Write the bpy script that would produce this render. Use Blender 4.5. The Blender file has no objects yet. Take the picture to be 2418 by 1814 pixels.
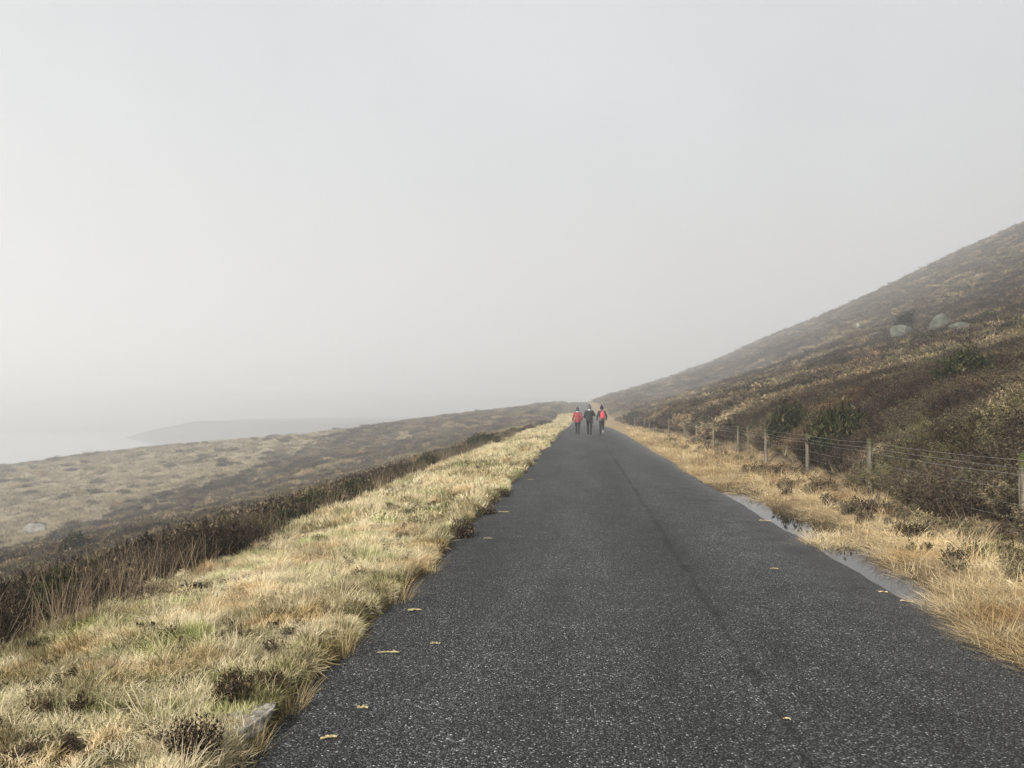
import bpy, bmesh, math, random
import numpy as np
from mathutils import Vector, Matrix, Euler

random.seed(7)
rng = np.random.default_rng(11)
SC = bpy.context.scene
COL = SC.collection
R = math.radians

# ------------------------------------------------------------------ camera
F_PX = 800.0                      # focal length in pixels of a 1024 px wide frame
CAM_H = 1.6
cam_data = bpy.data.cameras.new('camera')
cam_data.sensor_width = 36.0
cam_data.lens = 36.0 * F_PX / 1024.0
cam_data.clip_start = 0.05
cam_data.clip_end = 6000
cam = bpy.data.objects.new('camera', cam_data)
COL.objects.link(cam)
cam.location = (0, 0, CAM_H)
cam.rotation_euler = Euler((R(90 + 1.74), 0, R(4.98)), 'XYZ')
SC.camera = cam
CAM_M = np.array(Euler((R(90 + 1.74), 0, R(4.98)), 'XYZ').to_matrix())

# ------------------------------------------------------------------ light
SUN_EL, SUN_AZ = 36.0, -146.0     # azimuth clockwise from +Y: the veiled sun stands left, a little behind
world = bpy.data.worlds.new('World')
SC.world = world
world.use_nodes = True
wn, wl = world.node_tree.nodes, world.node_tree.links
wn.clear()
w_out = wn.new('ShaderNodeOutputWorld')
w_bg = wn.new('ShaderNodeBackground')
w_sky = wn.new('ShaderNodeTexSky')
w_sky.sky_type = 'NISHITA'
w_sky.sun_disc = False
w_sky.sun_elevation = R(SUN_EL)
w_sky.sun_rotation = R(SUN_AZ)
w_sky.air_density = 1.0
w_sky.dust_density = 3.0
w_bw = wn.new('ShaderNodeHueSaturation')          # cloud layer: the blue is scattered out to grey
w_bw.inputs['Saturation'].default_value = 0.10
w_mix = wn.new('ShaderNodeMix')
w_mix.data_type = 'RGBA'
w_mix.inputs['Factor'].default_value = 0.80
w_mix.inputs['B'].default_value = (3.45, 3.62, 3.9, 1)   # even stratus
w_tc = wn.new('ShaderNodeTexCoord'); w_nz = wn.new('ShaderNodeTexNoise'); w_nz.inputs['Scale'].default_value = 1.7; w_nz.inputs['Detail'].default_value = 4
w_mr = wn.new('ShaderNodeMapRange'); w_mr.inputs['From Min'].default_value = .3; w_mr.inputs['From Max'].default_value = .7; w_mr.inputs['To Min'].default_value = .84; w_mr.inputs['To Max'].default_value = 1.16
w_sc = wn.new('ShaderNodeVectorMath'); w_sc.operation = 'SCALE'
wl.new(w_tc.outputs['Generated'], w_nz.inputs['Vector']); wl.new(w_nz.outputs[0], w_mr.inputs[0])      # thicker and thinner cloud
w_bg.inputs['Strength'].default_value = 0.10
wl.new(w_sky.outputs[0], w_bw.inputs['Color'])
wl.new(w_bw.outputs[0], w_mix.inputs['A'])
wl.new(w_mix.outputs['Result'], w_sc.inputs[0]); wl.new(w_mr.outputs[0], w_sc.inputs['Scale'])
wl.new(w_sc.outputs[0], w_bg.inputs['Color'])
wl.new(w_bg.outputs[0], w_out.inputs['Surface'])

sun_d = bpy.data.lights.new('sun', 'SUN')
sun_d.energy = 5.0
sun_d.angle = R(10)
sun_d.color = (1.0, 0.96, 0.89)
sun = bpy.data.objects.new('sun', sun_d)
COL.objects.link(sun)
sdir = Vector((math.sin(R(SUN_AZ)) * math.cos(R(SUN_EL)), math.cos(R(SUN_AZ)) * math.cos(R(SUN_EL)), math.sin(R(SUN_EL))))
sun.rotation_euler = sdir.to_track_quat('Z', 'Y').to_euler()
sun.location = (-40, -20, 60)

SC.view_settings.view_transform = 'Standard'
SC.view_settings.look = 'None'
SC.view_settings.gamma = 1.0
SC.view_settings.exposure = 0.76
SC.view_settings.use_curve_mapping = False
SC.render.engine = 'CYCLES'
cy = SC.cycles
cy.use_denoising = True
cy.denoiser = 'OPENIMAGEDENOISE'
cy.max_bounces = 6
cy.diffuse_bounces = 2
cy.glossy_bounces = 2
cy.transmission_bounces = 2
cy.volume_bounces = 3
cy.use_adaptive_sampling = True
cy.adaptive_threshold = 0.02
cy.transparent_max_bounces = 4
cy.caustics_reflective = False
cy.caustics_refractive = False

HAZE = 0.0025

# ------------------------------------------------------------------ numpy noise
def _hash(ix, iy, seed):
    h = (ix.astype(np.int64) * 374761393 + iy.astype(np.int64) * 668265263 + seed * 1442695041) & 0x7fffffff
    h = (h ^ (h >> 13)) * 1274126177 & 0x7fffffff
    return ((h ^ (h >> 16)) & 0xffff) / 65535.0

def vnoise(x, y, scale, seed=0):
    x = np.asarray(x, float) / scale; y = np.asarray(y, float) / scale
    ix, iy = np.floor(x), np.floor(y)
    fx, fy = x - ix, y - iy
    fx = fx * fx * (3 - 2 * fx); fy = fy * fy * (3 - 2 * fy)
    a, b = _hash(ix, iy, seed), _hash(ix + 1, iy, seed)
    c, d = _hash(ix, iy + 1, seed), _hash(ix + 1, iy + 1, seed)
    return (a * (1 - fx) + b * fx) * (1 - fy) + (c * (1 - fx) + d * fx) * fy

def fbm(x, y, scale, seed=0, octv=4):
    t, a, n = 0, 1.0, 0
    for k in range(octv):
        t = t + a * vnoise(x, y, scale / 2 ** k, seed + 17 * k); n += a; a *= 0.5
    return t / n

def sstep(a, b, x):
    t = np.clip((x - a) / (b - a), 0, 1)
    return t * t * (3 - 2 * t)

# ------------------------------------------------------------------ terrain shape (X right of the road, Y along it)
ROAD_L, ROAD_R = -1.56, 2.80
_ry = np.linspace(-120, 1600, 3441)
_rz = np.interp(_ry, [-120, 40, 55, 75, 100, 140, 180, 230, 300, 400, 600, 1600], [0, 0, -.03, -.16, -.5, -.25, 1.0, 2.7, 4.0, 4.2, 2, 0])
_k = np.ones(61) / 61
_rz = np.convolve(np.pad(_rz, 30, mode='edge'), _k, 'valid')
def roadz(y): return np.interp(y, _ry, _rz)

def road_edge_l(y): return ROAD_L + (vnoise(y, 0 * y, 3.7, 8) - .5) * .16 + (vnoise(y, 0 * y, 1.1, 3) - .5) * .14 + (vnoise(y, 0 * y, .35, 4) - .5) * .07
def road_edge_r(y): return ROAD_R + (vnoise(y, 0 * y, 4.1, 9) - .5) * .14 + (vnoise(y, 0 * y, 1.3, 5) - .5) * .16 + (vnoise(y, 0 * y, .4, 6) - .5) * .06
def road_surf(x, y):
    t = (x - .66) / 2.13
    return roadz(y) - .035 * t * t - .012 * (t > 0) * t + .004 * (fbm(x, y, 1.2, 40, 2) - .5)

PX = [2.6, 2.9, 3.3, 3.7, 4.4, 5.4, 6.5, 8, 10, 12, 15, 20, 28, 36, 47, 70, 120, 143, 200, 450]
PZ = [-.06, -.05, -.01, .03, .0, -.08, .30, .85, 1.65, 2.4, 3.35, 4.9, 7.4, 10.3, 14.3, 25, 50.4, 61, 86, 120]
PN = [-.06, -.05, -.01, .03, .0, -.06, .60, 1.5, 2.1, 2.65, 3.45, 4.95, 7.5, 10.5, 14.6, 25, 50.4, 61, 86, 120]   # steeper near bank
LX = [-1500, -600, -254, -120, -65, -40, -20, -9, -5.6, -4.2, -3.0, -1.5]
LZ = [-70, -40, -24.0, -17.3, -12.8, -8.7, -4.6, -1.7, -.55, -.16, 0, .03]
WATER_Z, LAKE_Z = -.053, -20.5

def terrain(x, y):
    x, y = np.asarray(x, float), np.asarray(y, float)
    rz = roadz(y)
    r = np.hypot(x, y)
    # right: bank and hillside
    nb = 1 - sstep(45, 105, y)
    P = np.interp(x, PX, PZ) * (1 - nb) + np.interp(x, PX, PN) * nb
    rec = sstep(118, 150, y) * (1 - sstep(185, 235, y)) * sstep(8, 20, x) * (1 - sstep(26, 52, x))
    P = P - rec * (.30 * np.maximum(P, 0) + 1.0)
    P = P * (1 - .08 * sstep(240, 380, y) * sstep(80, 110, x)) + 1.2 * np.exp(-((y - 380) / 60) ** 2) * sstep(8, 22, x) * (1 - sstep(45, 75, x))
    fall = 1 - sstep(385, 580, y)
    P = np.where(P > 0, P * fall, P)
    right = rz * np.exp(-np.maximum(x - 5, 0) / 40) + P
    # left: verge, falling moor, rim
    L1 = np.interp(x, LX, LZ)
    L2 = np.where(x < -5, 1.6 - .104 * np.abs(x), L1)
    L2 = np.where(x < -5, L2 - 1.6 * np.exp(-(np.abs(x) - 5) / 9), L2)
    m = sstep(70, 185, y)
    left = rz * np.exp(-np.maximum(-x - 4, 0) / 40) + L1 * (1 - m) + L2 * m
    rim = 240 + 24 * (vnoise(np.arctan2(x, y) * 40, 0 * x, 3, 21) - .5)
    drop = sstep(rim, rim + 75, r) * sstep(.06, .16, -x / np.maximum(r, 1))
    left = left * (1 - drop) + (-27) * drop
    z = np.where(x > .6, right, left)
    # undulation
    off = np.maximum(x - 6, 0) + np.maximum(-x - 6, 0)
    amp = np.clip(off / 30, 0, 1)
    amp = amp * np.where(x > 0, .45, 1.0)
    z = z + amp * (1.5 * (fbm(x, y, 34, 60, 4) - .5) + 2.2 * np.clip(off / 90, 0, 1) * (fbm(x, y, 90, 61, 3) - .5)) * (1 - .7 * drop)
    z = z + np.clip((np.abs(x - .66) - 2.3) / .8, 0, 1) * .10 * (fbm(x, y, .9, 62, 3) - .5)
    z = z + np.clip(off / 2, 0, 1) * .22 * (fbm(x, y, 2.6, 63, 3) - .5)
    # gutter hollow that holds the puddle
    g = 0
    for pc, pl_, px_, pw_ in ((8.1, .85, 2.95, .24), (9.4, .5, 3.12, .20), (11.0, 1.15, 3.16, .40), (12.7, .8, 3.04, .30), (14.1, .7, 2.98, .22), (15.3, .45, 2.92, .16)):
        g = np.maximum(g, np.exp(-((x - px_ - .10 * (y - pc)) / pw_) ** 2 - ((y - pc) / pl_) ** 4))
    z = z - g * (.095 + .20 * (fbm(x, y * .45, .5, 64, 3) - .50))
    # under the road slab
    el, er = road_edge_l(y), road_edge_r(y)
    inroad = sstep(el - .02, el + .13, x) * (1 - sstep(er - .20, er + .03, x))
    z = z * (1 - inroad) + (rz - .13) * inroad
    # land across the lake
    ax, ay, bx, by = -322., 566., -150., 500.
    nx, ny = -(by - ay), (bx - ax); nl = math.hypot(nx, ny); nx, ny = nx / nl, ny / nl
    sd = (x - ax) * nx + (y - ay) * ny + 16 * (fbm(x, y, 80, 70, 3) - .5)
    sd = np.minimum(sd, (x + 346) * .8 + 18 * (fbm(x, y, 50, 72, 2) - .5))
    land = LAKE_Z - 5 + np.clip((sd + 14) * .36, 0, 17) + 3 * (fbm(x, y, 60, 73, 3) - .5) * sstep(0, 60, sd)
    far = LAKE_Z - 5 + np.clip((y - .40 * x - 862 + 30 * (fbm(x, y, 160, 71, 3) - .5)) * .07, 0, 85) + 9 * (fbm(x, y, 90, 74, 3) - .5) * sstep(690, 800, y)
    beyond = np.maximum(land, far)
    z = np.where((r > 370) & (x < 0), np.maximum(z, beyond), z)
    return z

def ray(sx, sy):
    """direction through a photograph position (2418 x 1814)"""
    k = 1024 / 2418
    d = CAM_M @ np.array([(sx * k - 512) / F_PX, (384 - sy * k) / F_PX, -1.0])
    return d / np.linalg.norm(d)

def on_ground(sx, sy, tmax=700, tmin=2.5):
    d = ray(sx, sy)
    t = tmin * (tmax / tmin) ** np.linspace(0, 1, 4000)
    X, Y, Z = d[0] * t, d[1] * t, CAM_H + d[2] * t
    below = np.where(Z < terrain(X, Y))[0]
    i = below[0] if len(below) else len(t) - 1
    return Vector((X[i], Y[i], float(terrain(X[i], Y[i])))), float(t[i])

def on_road(sx, sy):
    d = ray(sx, sy); t = -CAM_H / d[2]
    return Vector((d[0] * t, d[1] * t, 0)), t

# ------------------------------------------------------------------ object helpers
def mesh_obj(name, verts, faces, mats, parent=None, smooth=False, fmat=None, link=True):
    me = bpy.data.meshes.new(name)
    me.from_pydata([tuple(v) for v in verts] if not isinstance(verts, np.ndarray) else verts.tolist(), [], faces if isinstance(faces, list) else faces.tolist())
    for m in (mats if isinstance(mats, (list, tuple)) else [mats]):
        me.materials.append(m)
    if fmat is not None:
        me.polygons.foreach_set('material_index', np.asarray(fmat, dtype=np.int32))
    if smooth:
        me.polygons.foreach_set('use_smooth', np.ones(len(me.polygons), dtype=bool))
    me.update()
    o = bpy.data.objects.new(name, me)
    if link: COL.objects.link(o)
    if parent: o.parent = parent
    return o

def tag(o, label=None, cat=None, group=None, kind=None):
    if label: o['label'] = label
    if cat: o['category'] = cat
    if group: o['group'] = group
    if kind: o['kind'] = kind
    return o

def empty(name, loc, rz=0, label=None, cat=None, group=None):
    o = bpy.data.objects.new(name, None)
    o.empty_display_size = .2
    COL.objects.link(o)
    o.location = loc; o.rotation_euler = (0, 0, rz)
    return tag(o, label, cat, group)

class MB:
    """collects vertices and faces"""
    def __init__(s): s.v = []; s.f = []; s.bc = []
    def add(s, vs, fs, bc=0.0):
        n = len(s.v); s.v += [tuple(p) for p in vs]; s.f += [tuple(i + n for i in f) for f in fs]; s.bc += [bc] * len(vs)
    def tube(s, pts, rad, n=8, bc=0.0, cap=True, sq=None):
        """rings along pts; rad a float or (rx, ry) per point"""
        pts = [Vector(p) for p in pts]
        vs = []; up = Vector((0, 0, 1))
        for i, p in enumerate(pts):
            t = (pts[min(i + 1, len(pts) - 1)] - pts[max(i - 1, 0)])
            t = t.normalized() if t.length > 1e-9 else up
            a = t.cross(Vector((0, 1, 0)) if abs(t.y) < .9 else Vector((1, 0, 0))).normalized()
            b = t.cross(a).normalized()
            r = rad[i] if isinstance(rad, (list, tuple)) else rad
            ra, rb = r if isinstance(r, (list, tuple)) else (r, r)
            for k in range(n):
                an = 2 * math.pi * k / n
                vs.append(p + a * (ra * math.cos(an)) + b * (rb * math.sin(an)))
        fs = []
        for i in range(len(pts) - 1):
            for k in range(n):
                k2 = (k + 1) % n
                fs.append((i * n + k, i * n + k2, (i + 1) * n + k2, (i + 1) * n + k))
        if cap:
            fs.append(tuple(reversed(range(n)))); fs.append(tuple(range((len(pts) - 1) * n, len(pts) * n)))
        s.add(vs, fs, bc)
    def ball(s, c, r, n=10, m=7, bc=0.0):
        c = Vector(c); r = r if isinstance(r, (list, tuple)) else (r, r, r)
        vs = [c + Vector((0, 0, -r[2]))]
        for j in range(1, m):
            ph = math.pi * j / m - math.pi / 2
            for k in range(n):
                an = 2 * math.pi * k / n
                vs.append(c + Vector((r[0] * math.cos(ph) * math.cos(an), r[1] * math.cos(ph) * math.sin(an), r[2] * math.sin(ph))))
        vs.append(c + Vector((0, 0, r[2])))
        fs = [(0, 1 + (k + 1) % n, 1 + k) for k in range(n)]
        for j in range(m - 2):
            for k in range(n):
                k2 = (k + 1) % n
                fs.append((1 + j * n + k, 1 + j * n + k2, 1 + (j + 1) * n + k2, 1 + (j + 1) * n + k))
        e = len(vs) - 1
        fs += [(e, 1 + (m - 2) * n + k, 1 + (m - 2) * n + (k + 1) % n) for k in range(n)]
        s.add(vs, fs, bc)
    def limb(s, pts, rad, n=12, bc=0.0):
        """tube with rounded ends"""
        s.tube(pts, rad, n, bc)
        for p, r in ((pts[0], rad[0]), (pts[-1], rad[-1])):
            if isinstance(r, (list, tuple)): r = (r[0], r[1], min(r))
            s.ball(p, r, n, 7, bc)
    def build(s, name, mat, parent=None, smooth=False, link=True, attr=False):
        o = mesh_obj(name, s.v, s.f, mat, parent, smooth, link=link)
        if attr:
            a = o.data.attributes.new('bc', 'FLOAT', 'POINT')
            a.data.foreach_set('value', np.array(s.bc, dtype=np.float32))
        return o

# ------------------------------------------------------------------ materials
def new_mat(name):
    m = bpy.data.materials.new(name); m.use_nodes = True
    nt = m.node_tree; nt.nodes.clear()
    out = nt.nodes.new('ShaderNodeOutputMaterial')
    return m, nt, nt.nodes, nt.links, out

def ramp(ns, stops, interp='LINEAR'):
    n = ns.new('ShaderNodeValToRGB'); cr = n.color_ramp; cr.interpolation = interp
    while len(cr.elements) > 1: cr.elements.remove(cr.elements[-1])
    cr.elements[0].position = stops[0][0]; cr.elements[0].color = (*stops[0][1], 1)
    for p, c in stops[1:]:
        e = cr.elements.new(p); e.color = (*c, 1)
    return n

def math_n(ns, ls, op, a, b=None, c=None):
    n = ns.new('ShaderNodeMath'); n.operation = op
    for i, v in enumerate((a, b, c)):
        if v is None: continue
        if isinstance(v, (int, float)): n.inputs[i].default_value = v
        else: ls.new(v, n.inputs[i])
    return n.outputs[0]

def veg_mat(name, stops, transl=.25, wt=.62, hue=None, hscale=1.2):
    """leaf colour chosen by each plant's tint and each blade's own value"""
    m, nt, ns, ls, out = new_mat(name)
    ti = ns.new('ShaderNodeAttribute'); ti.attribute_type = 'INSTANCER'; ti.attribute_name = 'tint'
    bc = ns.new('ShaderNodeAttribute'); bc.attribute_type = 'GEOMETRY'; bc.attribute_name = 'bc'
    a = math_n(ns, ls, 'MULTIPLY', ti.outputs['Fac'], wt)
    f = math_n(ns, ls, 'MULTIPLY_ADD', bc.outputs['Fac'], 1 - wt, a)
    cr = ramp(ns, stops); ls.new(f, cr.inputs[0])
    if hue:                                        # patches of rust, straw and green growth
        ge = ns.new('ShaderNodeNewGeometry'); hn = ns.new('ShaderNodeTexNoise'); hn.inputs['Scale'].default_value = hscale; hn.inputs['Detail'].default_value = 3
        ls.new(ge.outputs['Position'], hn.inputs['Vector'])
        hr = ramp(ns, [(.34, hue[0]), (.48, (1, 1, 1)), (.56, (1, 1, 1)), (.68, hue[1])]); ls.new(hn.outputs[0], hr.inputs[0])
        mu = ns.new('ShaderNodeMix'); mu.data_type = 'RGBA'; mu.blend_type = 'MULTIPLY'; mu.inputs['Factor'].default_value = 1
        ls.new(cr.outputs[0], mu.inputs['A']); ls.new(hr.outputs[0], mu.inputs['B']); cr = mu
    d = ns.new('ShaderNodeBsdfDiffuse'); d.inputs['Roughness'].default_value = .5
    t = ns.new('ShaderNodeBsdfTranslucent')
    mx = ns.new('ShaderNodeMixShader'); mx.inputs[0].default_value = transl
    co = cr.outputs['Result'] if cr.bl_idname == 'ShaderNodeMix' else cr.outputs[0]
    ls.new(co, d.inputs[0]); ls.new(co, t.inputs[0])
    ls.new(d.outputs[0], mx.inputs[1]); ls.new(t.outputs[0], mx.inputs[2])
    ls.new(mx.outputs[0], out.inputs['Surface'])
    return m

def own_veg_mat(name, stops, transl=.2):
    """the same for a plant that is an object of its own (no instancer)"""
    m, nt, ns, ls, out = new_mat(name)
    bc = ns.new('ShaderNodeAttribute'); bc.attribute_type = 'GEOMETRY'; bc.attribute_name = 'bc'
    cr = ramp(ns, stops); ls.new(bc.outputs['Fac'], cr.inputs[0])
    d = ns.new('ShaderNodeBsdfDiffuse'); t = ns.new('ShaderNodeBsdfTranslucent')
    mx = ns.new('ShaderNodeMixShader'); mx.inputs[0].default_value = transl
    ls.new(cr.outputs[0], d.inputs[0]); ls.new(cr.outputs[0], t.inputs[0])
    ls.new(d.outputs[0], mx.inputs[1]); ls.new(t.outputs[0], mx.inputs[2])
    ls.new(mx.outputs[0], out.inputs['Surface'])
    return m

def surf_mat(name, col, col2=None, scale=8, rough=.8, bump=.0, bscale=30, spec=.3, detail=4, metallic=0.0):
    m, nt, ns, ls, out = new_mat(name)
    p = ns.new('ShaderNodeBsdfPrincipled')
    p.inputs['Roughness'].default_value = rough
    p.inputs['Specular IOR Level'].default_value = spec
    p.inputs['Metallic'].default_value = metallic
    tc = ns.new('ShaderNodeTexCoord')
    nz = ns.new('ShaderNodeTexNoise'); nz.inputs['Scale'].default_value = scale; nz.inputs['Detail'].default_value = detail
    ls.new(tc.outputs['Object'], nz.inputs['Vector'])
    cr = ramp(ns, [(.32, col), (.68, col2 or col)]); ls.new(nz.outputs[0], cr.inputs[0])
    ls.new(cr.outputs[0], p.inputs['Base Color'])
    if bump:
        nb = ns.new('ShaderNodeTexNoise'); nb.inputs['Scale'].default_value = bscale; nb.inputs['Detail'].default_value = 5
        ls.new(tc.outputs['Object'], nb.inputs['Vector'])
        b = ns.new('ShaderNodeBump'); b.inputs['Strength'].default_value = bump; b.inputs['Distance'].default_value = .02
        ls.new(nb.outputs[0], b.inputs['Height']); ls.new(b.outputs[0], p.inputs['Normal'])
    ls.new(p.outputs[0], out.inputs['Surface'])
    return m

M = {}
M['verge'] = veg_mat('verge_grass', [(0, (.035, .026, .016)), (.20, (.12, .085, .045)), (.34, (.19, .19, .075)), (.47, (.37, .33, .17)), (.66, (.66, .565, .36)), (1, (.86, .77, .57))], .16, .5, ((.95, .82, .70), (.74, .86, .58)), 1.6)
M['straw'] = veg_mat('dry_straw', [(0, (.05, .034, .020)), (.25, (.19, .125, .065)), (.5, (.41, .315, .18)), (.75, (.62, .50, .30)), (1, (.82, .70, .47))], .18, .5, ((.86, .74, .60), (1.03, .98, .84)), 1.3)
M['heather'] = veg_mat('heather', [(0, (.014, .011, .009)), (.20, (.048, .036, .027)), (.42, (.115, .086, .063)), (.58, (.120, .112, .060)), (.78, (.26, .20, .125)), (1, (.52, .41, .26))], .10, .72, ((1.06, .88, .78), (.86, .96, .74)), .35)
M['moor'] = veg_mat('moor_grass', [(0, (.07, .052, .038)), (.3, (.19, .16, .105)), (.6, (.34, .285, .185)), (1, (.55, .46, .30))], .2, .55)
M['stalk'] = veg_mat('dead_stalk', [(0, (.16, .11, .07)), (.5, (.33, .25, .16)), (1, (.50, .40, .27))], .15)
M['gorse'] = own_veg_mat('gorse', [(0, (.012, .014, .008)), (.5, (.028, .033, .015)), (.85, (.055, .058, .025)), (1, (.13, .11, .06))], .10)
M['heath_own'] = own_veg_mat('heather_clump', [(0, (.018, .013, .010)), (.5, (.046, .034, .025)), (.85, (.10, .072, .048)), (1, (.34, .25, .15))], .1)
M['tuft_own'] = own_veg_mat('tussock', [(0, (.16, .10, .05)), (.4, (.38, .29, .14)), (.75, (.58, .47, .24)), (1, (.68, .56, .32))], .25)
M['thorn'] = own_veg_mat('thorn_twigs', [(0, (.010, .011, .008)), (.6, (.022, .024, .015)), (1, (.05, .05, .03))], .05)
M['bark'] = surf_mat('bark', (.045, .036, .028), (.09, .075, .06), 20, .9, .5, 40, .1)
M['rock'] = surf_mat('granite', (.12, .115, .10), (.36, .34, .31), 3.0, .9, .8, 7, .2, 8)
M['rockd'] = surf_mat('mossy_granite', (.034, .040, .025), (.125, .128, .104), 5.0, .9, .8, 6, .2, 8)
M['pale_rock'] = surf_mat('pale_stone', (.10, .09, .075), (.50, .46, .40), 9, .9, .9, 40, .2, 8)
M['wire'] = surf_mat('galvanised_wire', (.22, .22, .21), (.32, .32, .30), 4, .45, 0, 1, .5, metallic=.35)
M['leaf'] = surf_mat('dry_leaf', (.26, .20, .09), (.50, .42, .22), 60, .8, .3, 80, .2)
M['straw_bit'] = surf_mat('straw_bit', (.50, .38, .18), (.66, .53, .28), 40, .8, 0, 1, .2)

def post_mat():
    m, nt, ns, ls, out = new_mat('weathered_post')
    p = ns.new('ShaderNodeBsdfPrincipled'); p.inputs['Roughness'].default_value = .9; p.inputs['Specular IOR Level'].default_value = .15
    tc = ns.new('ShaderNodeTexCoord')
    mp = ns.new('ShaderNodeMapping'); mp.inputs['Scale'].default_value = (26, 26, 2.2); ls.new(tc.outputs['Object'], mp.inputs[0])
    nz = ns.new('ShaderNodeTexNoise'); nz.inputs['Scale'].default_value = 1.4; nz.inputs['Detail'].default_value = 6; ls.new(mp.outputs[0], nz.inputs['Vector'])
    wood = ramp(ns, [(.3, (.06, .05, .036)), (.5, (.15, .13, .098)), (.72, (.27, .24, .185))]); ls.new(nz.outputs[0], wood.inputs[0])
    # moss and lichen grow on the top end of the post
    sp = ns.new('ShaderNodeSeparateXYZ'); ls.new(tc.outputs['Object'], sp.inputs[0])
    n2 = ns.new('ShaderNodeTexNoise'); n2.inputs['Scale'].default_value = 14; n2.inputs['Detail'].default_value = 5; ls.new(tc.outputs['Object'], n2.inputs['Vector'])
    h = math_n(ns, ls, 'MULTIPLY_ADD', n2.outputs[0], .55, sp.outputs['Z'])
    mk = ns.new('ShaderNodeMapRange'); mk.inputs['From Min'].default_value = 1.16; mk.inputs['From Max'].default_value = 1.42; ls.new(h, mk.inputs[0])
    moss = ramp(ns, [(.35, (.030, .036, .012)), (.65, (.095, .10, .035))]); ls.new(n2.outputs[0], moss.inputs[0])
    mx = ns.new('ShaderNodeMix'); mx.data_type = 'RGBA'
    ls.new(mk.outputs[0], mx.inputs['Factor']); ls.new(wood.outputs[0], mx.inputs['A']); ls.new(moss.outputs[0], mx.inputs['B'])
    ls.new(mx.outputs['Result'], p.inputs['Base Color'])
    b = ns.new('ShaderNodeBump'); b.inputs['Strength'].default_value = .6; b.inputs['Distance'].default_value = .01
    ls.new(nz.outputs[0], b.inputs['Height']); ls.new(b.outputs[0], p.inputs['Normal'])
    ls.new(p.outputs[0], out.inputs['Surface'])
    return m
M['post'] = post_mat()

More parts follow.
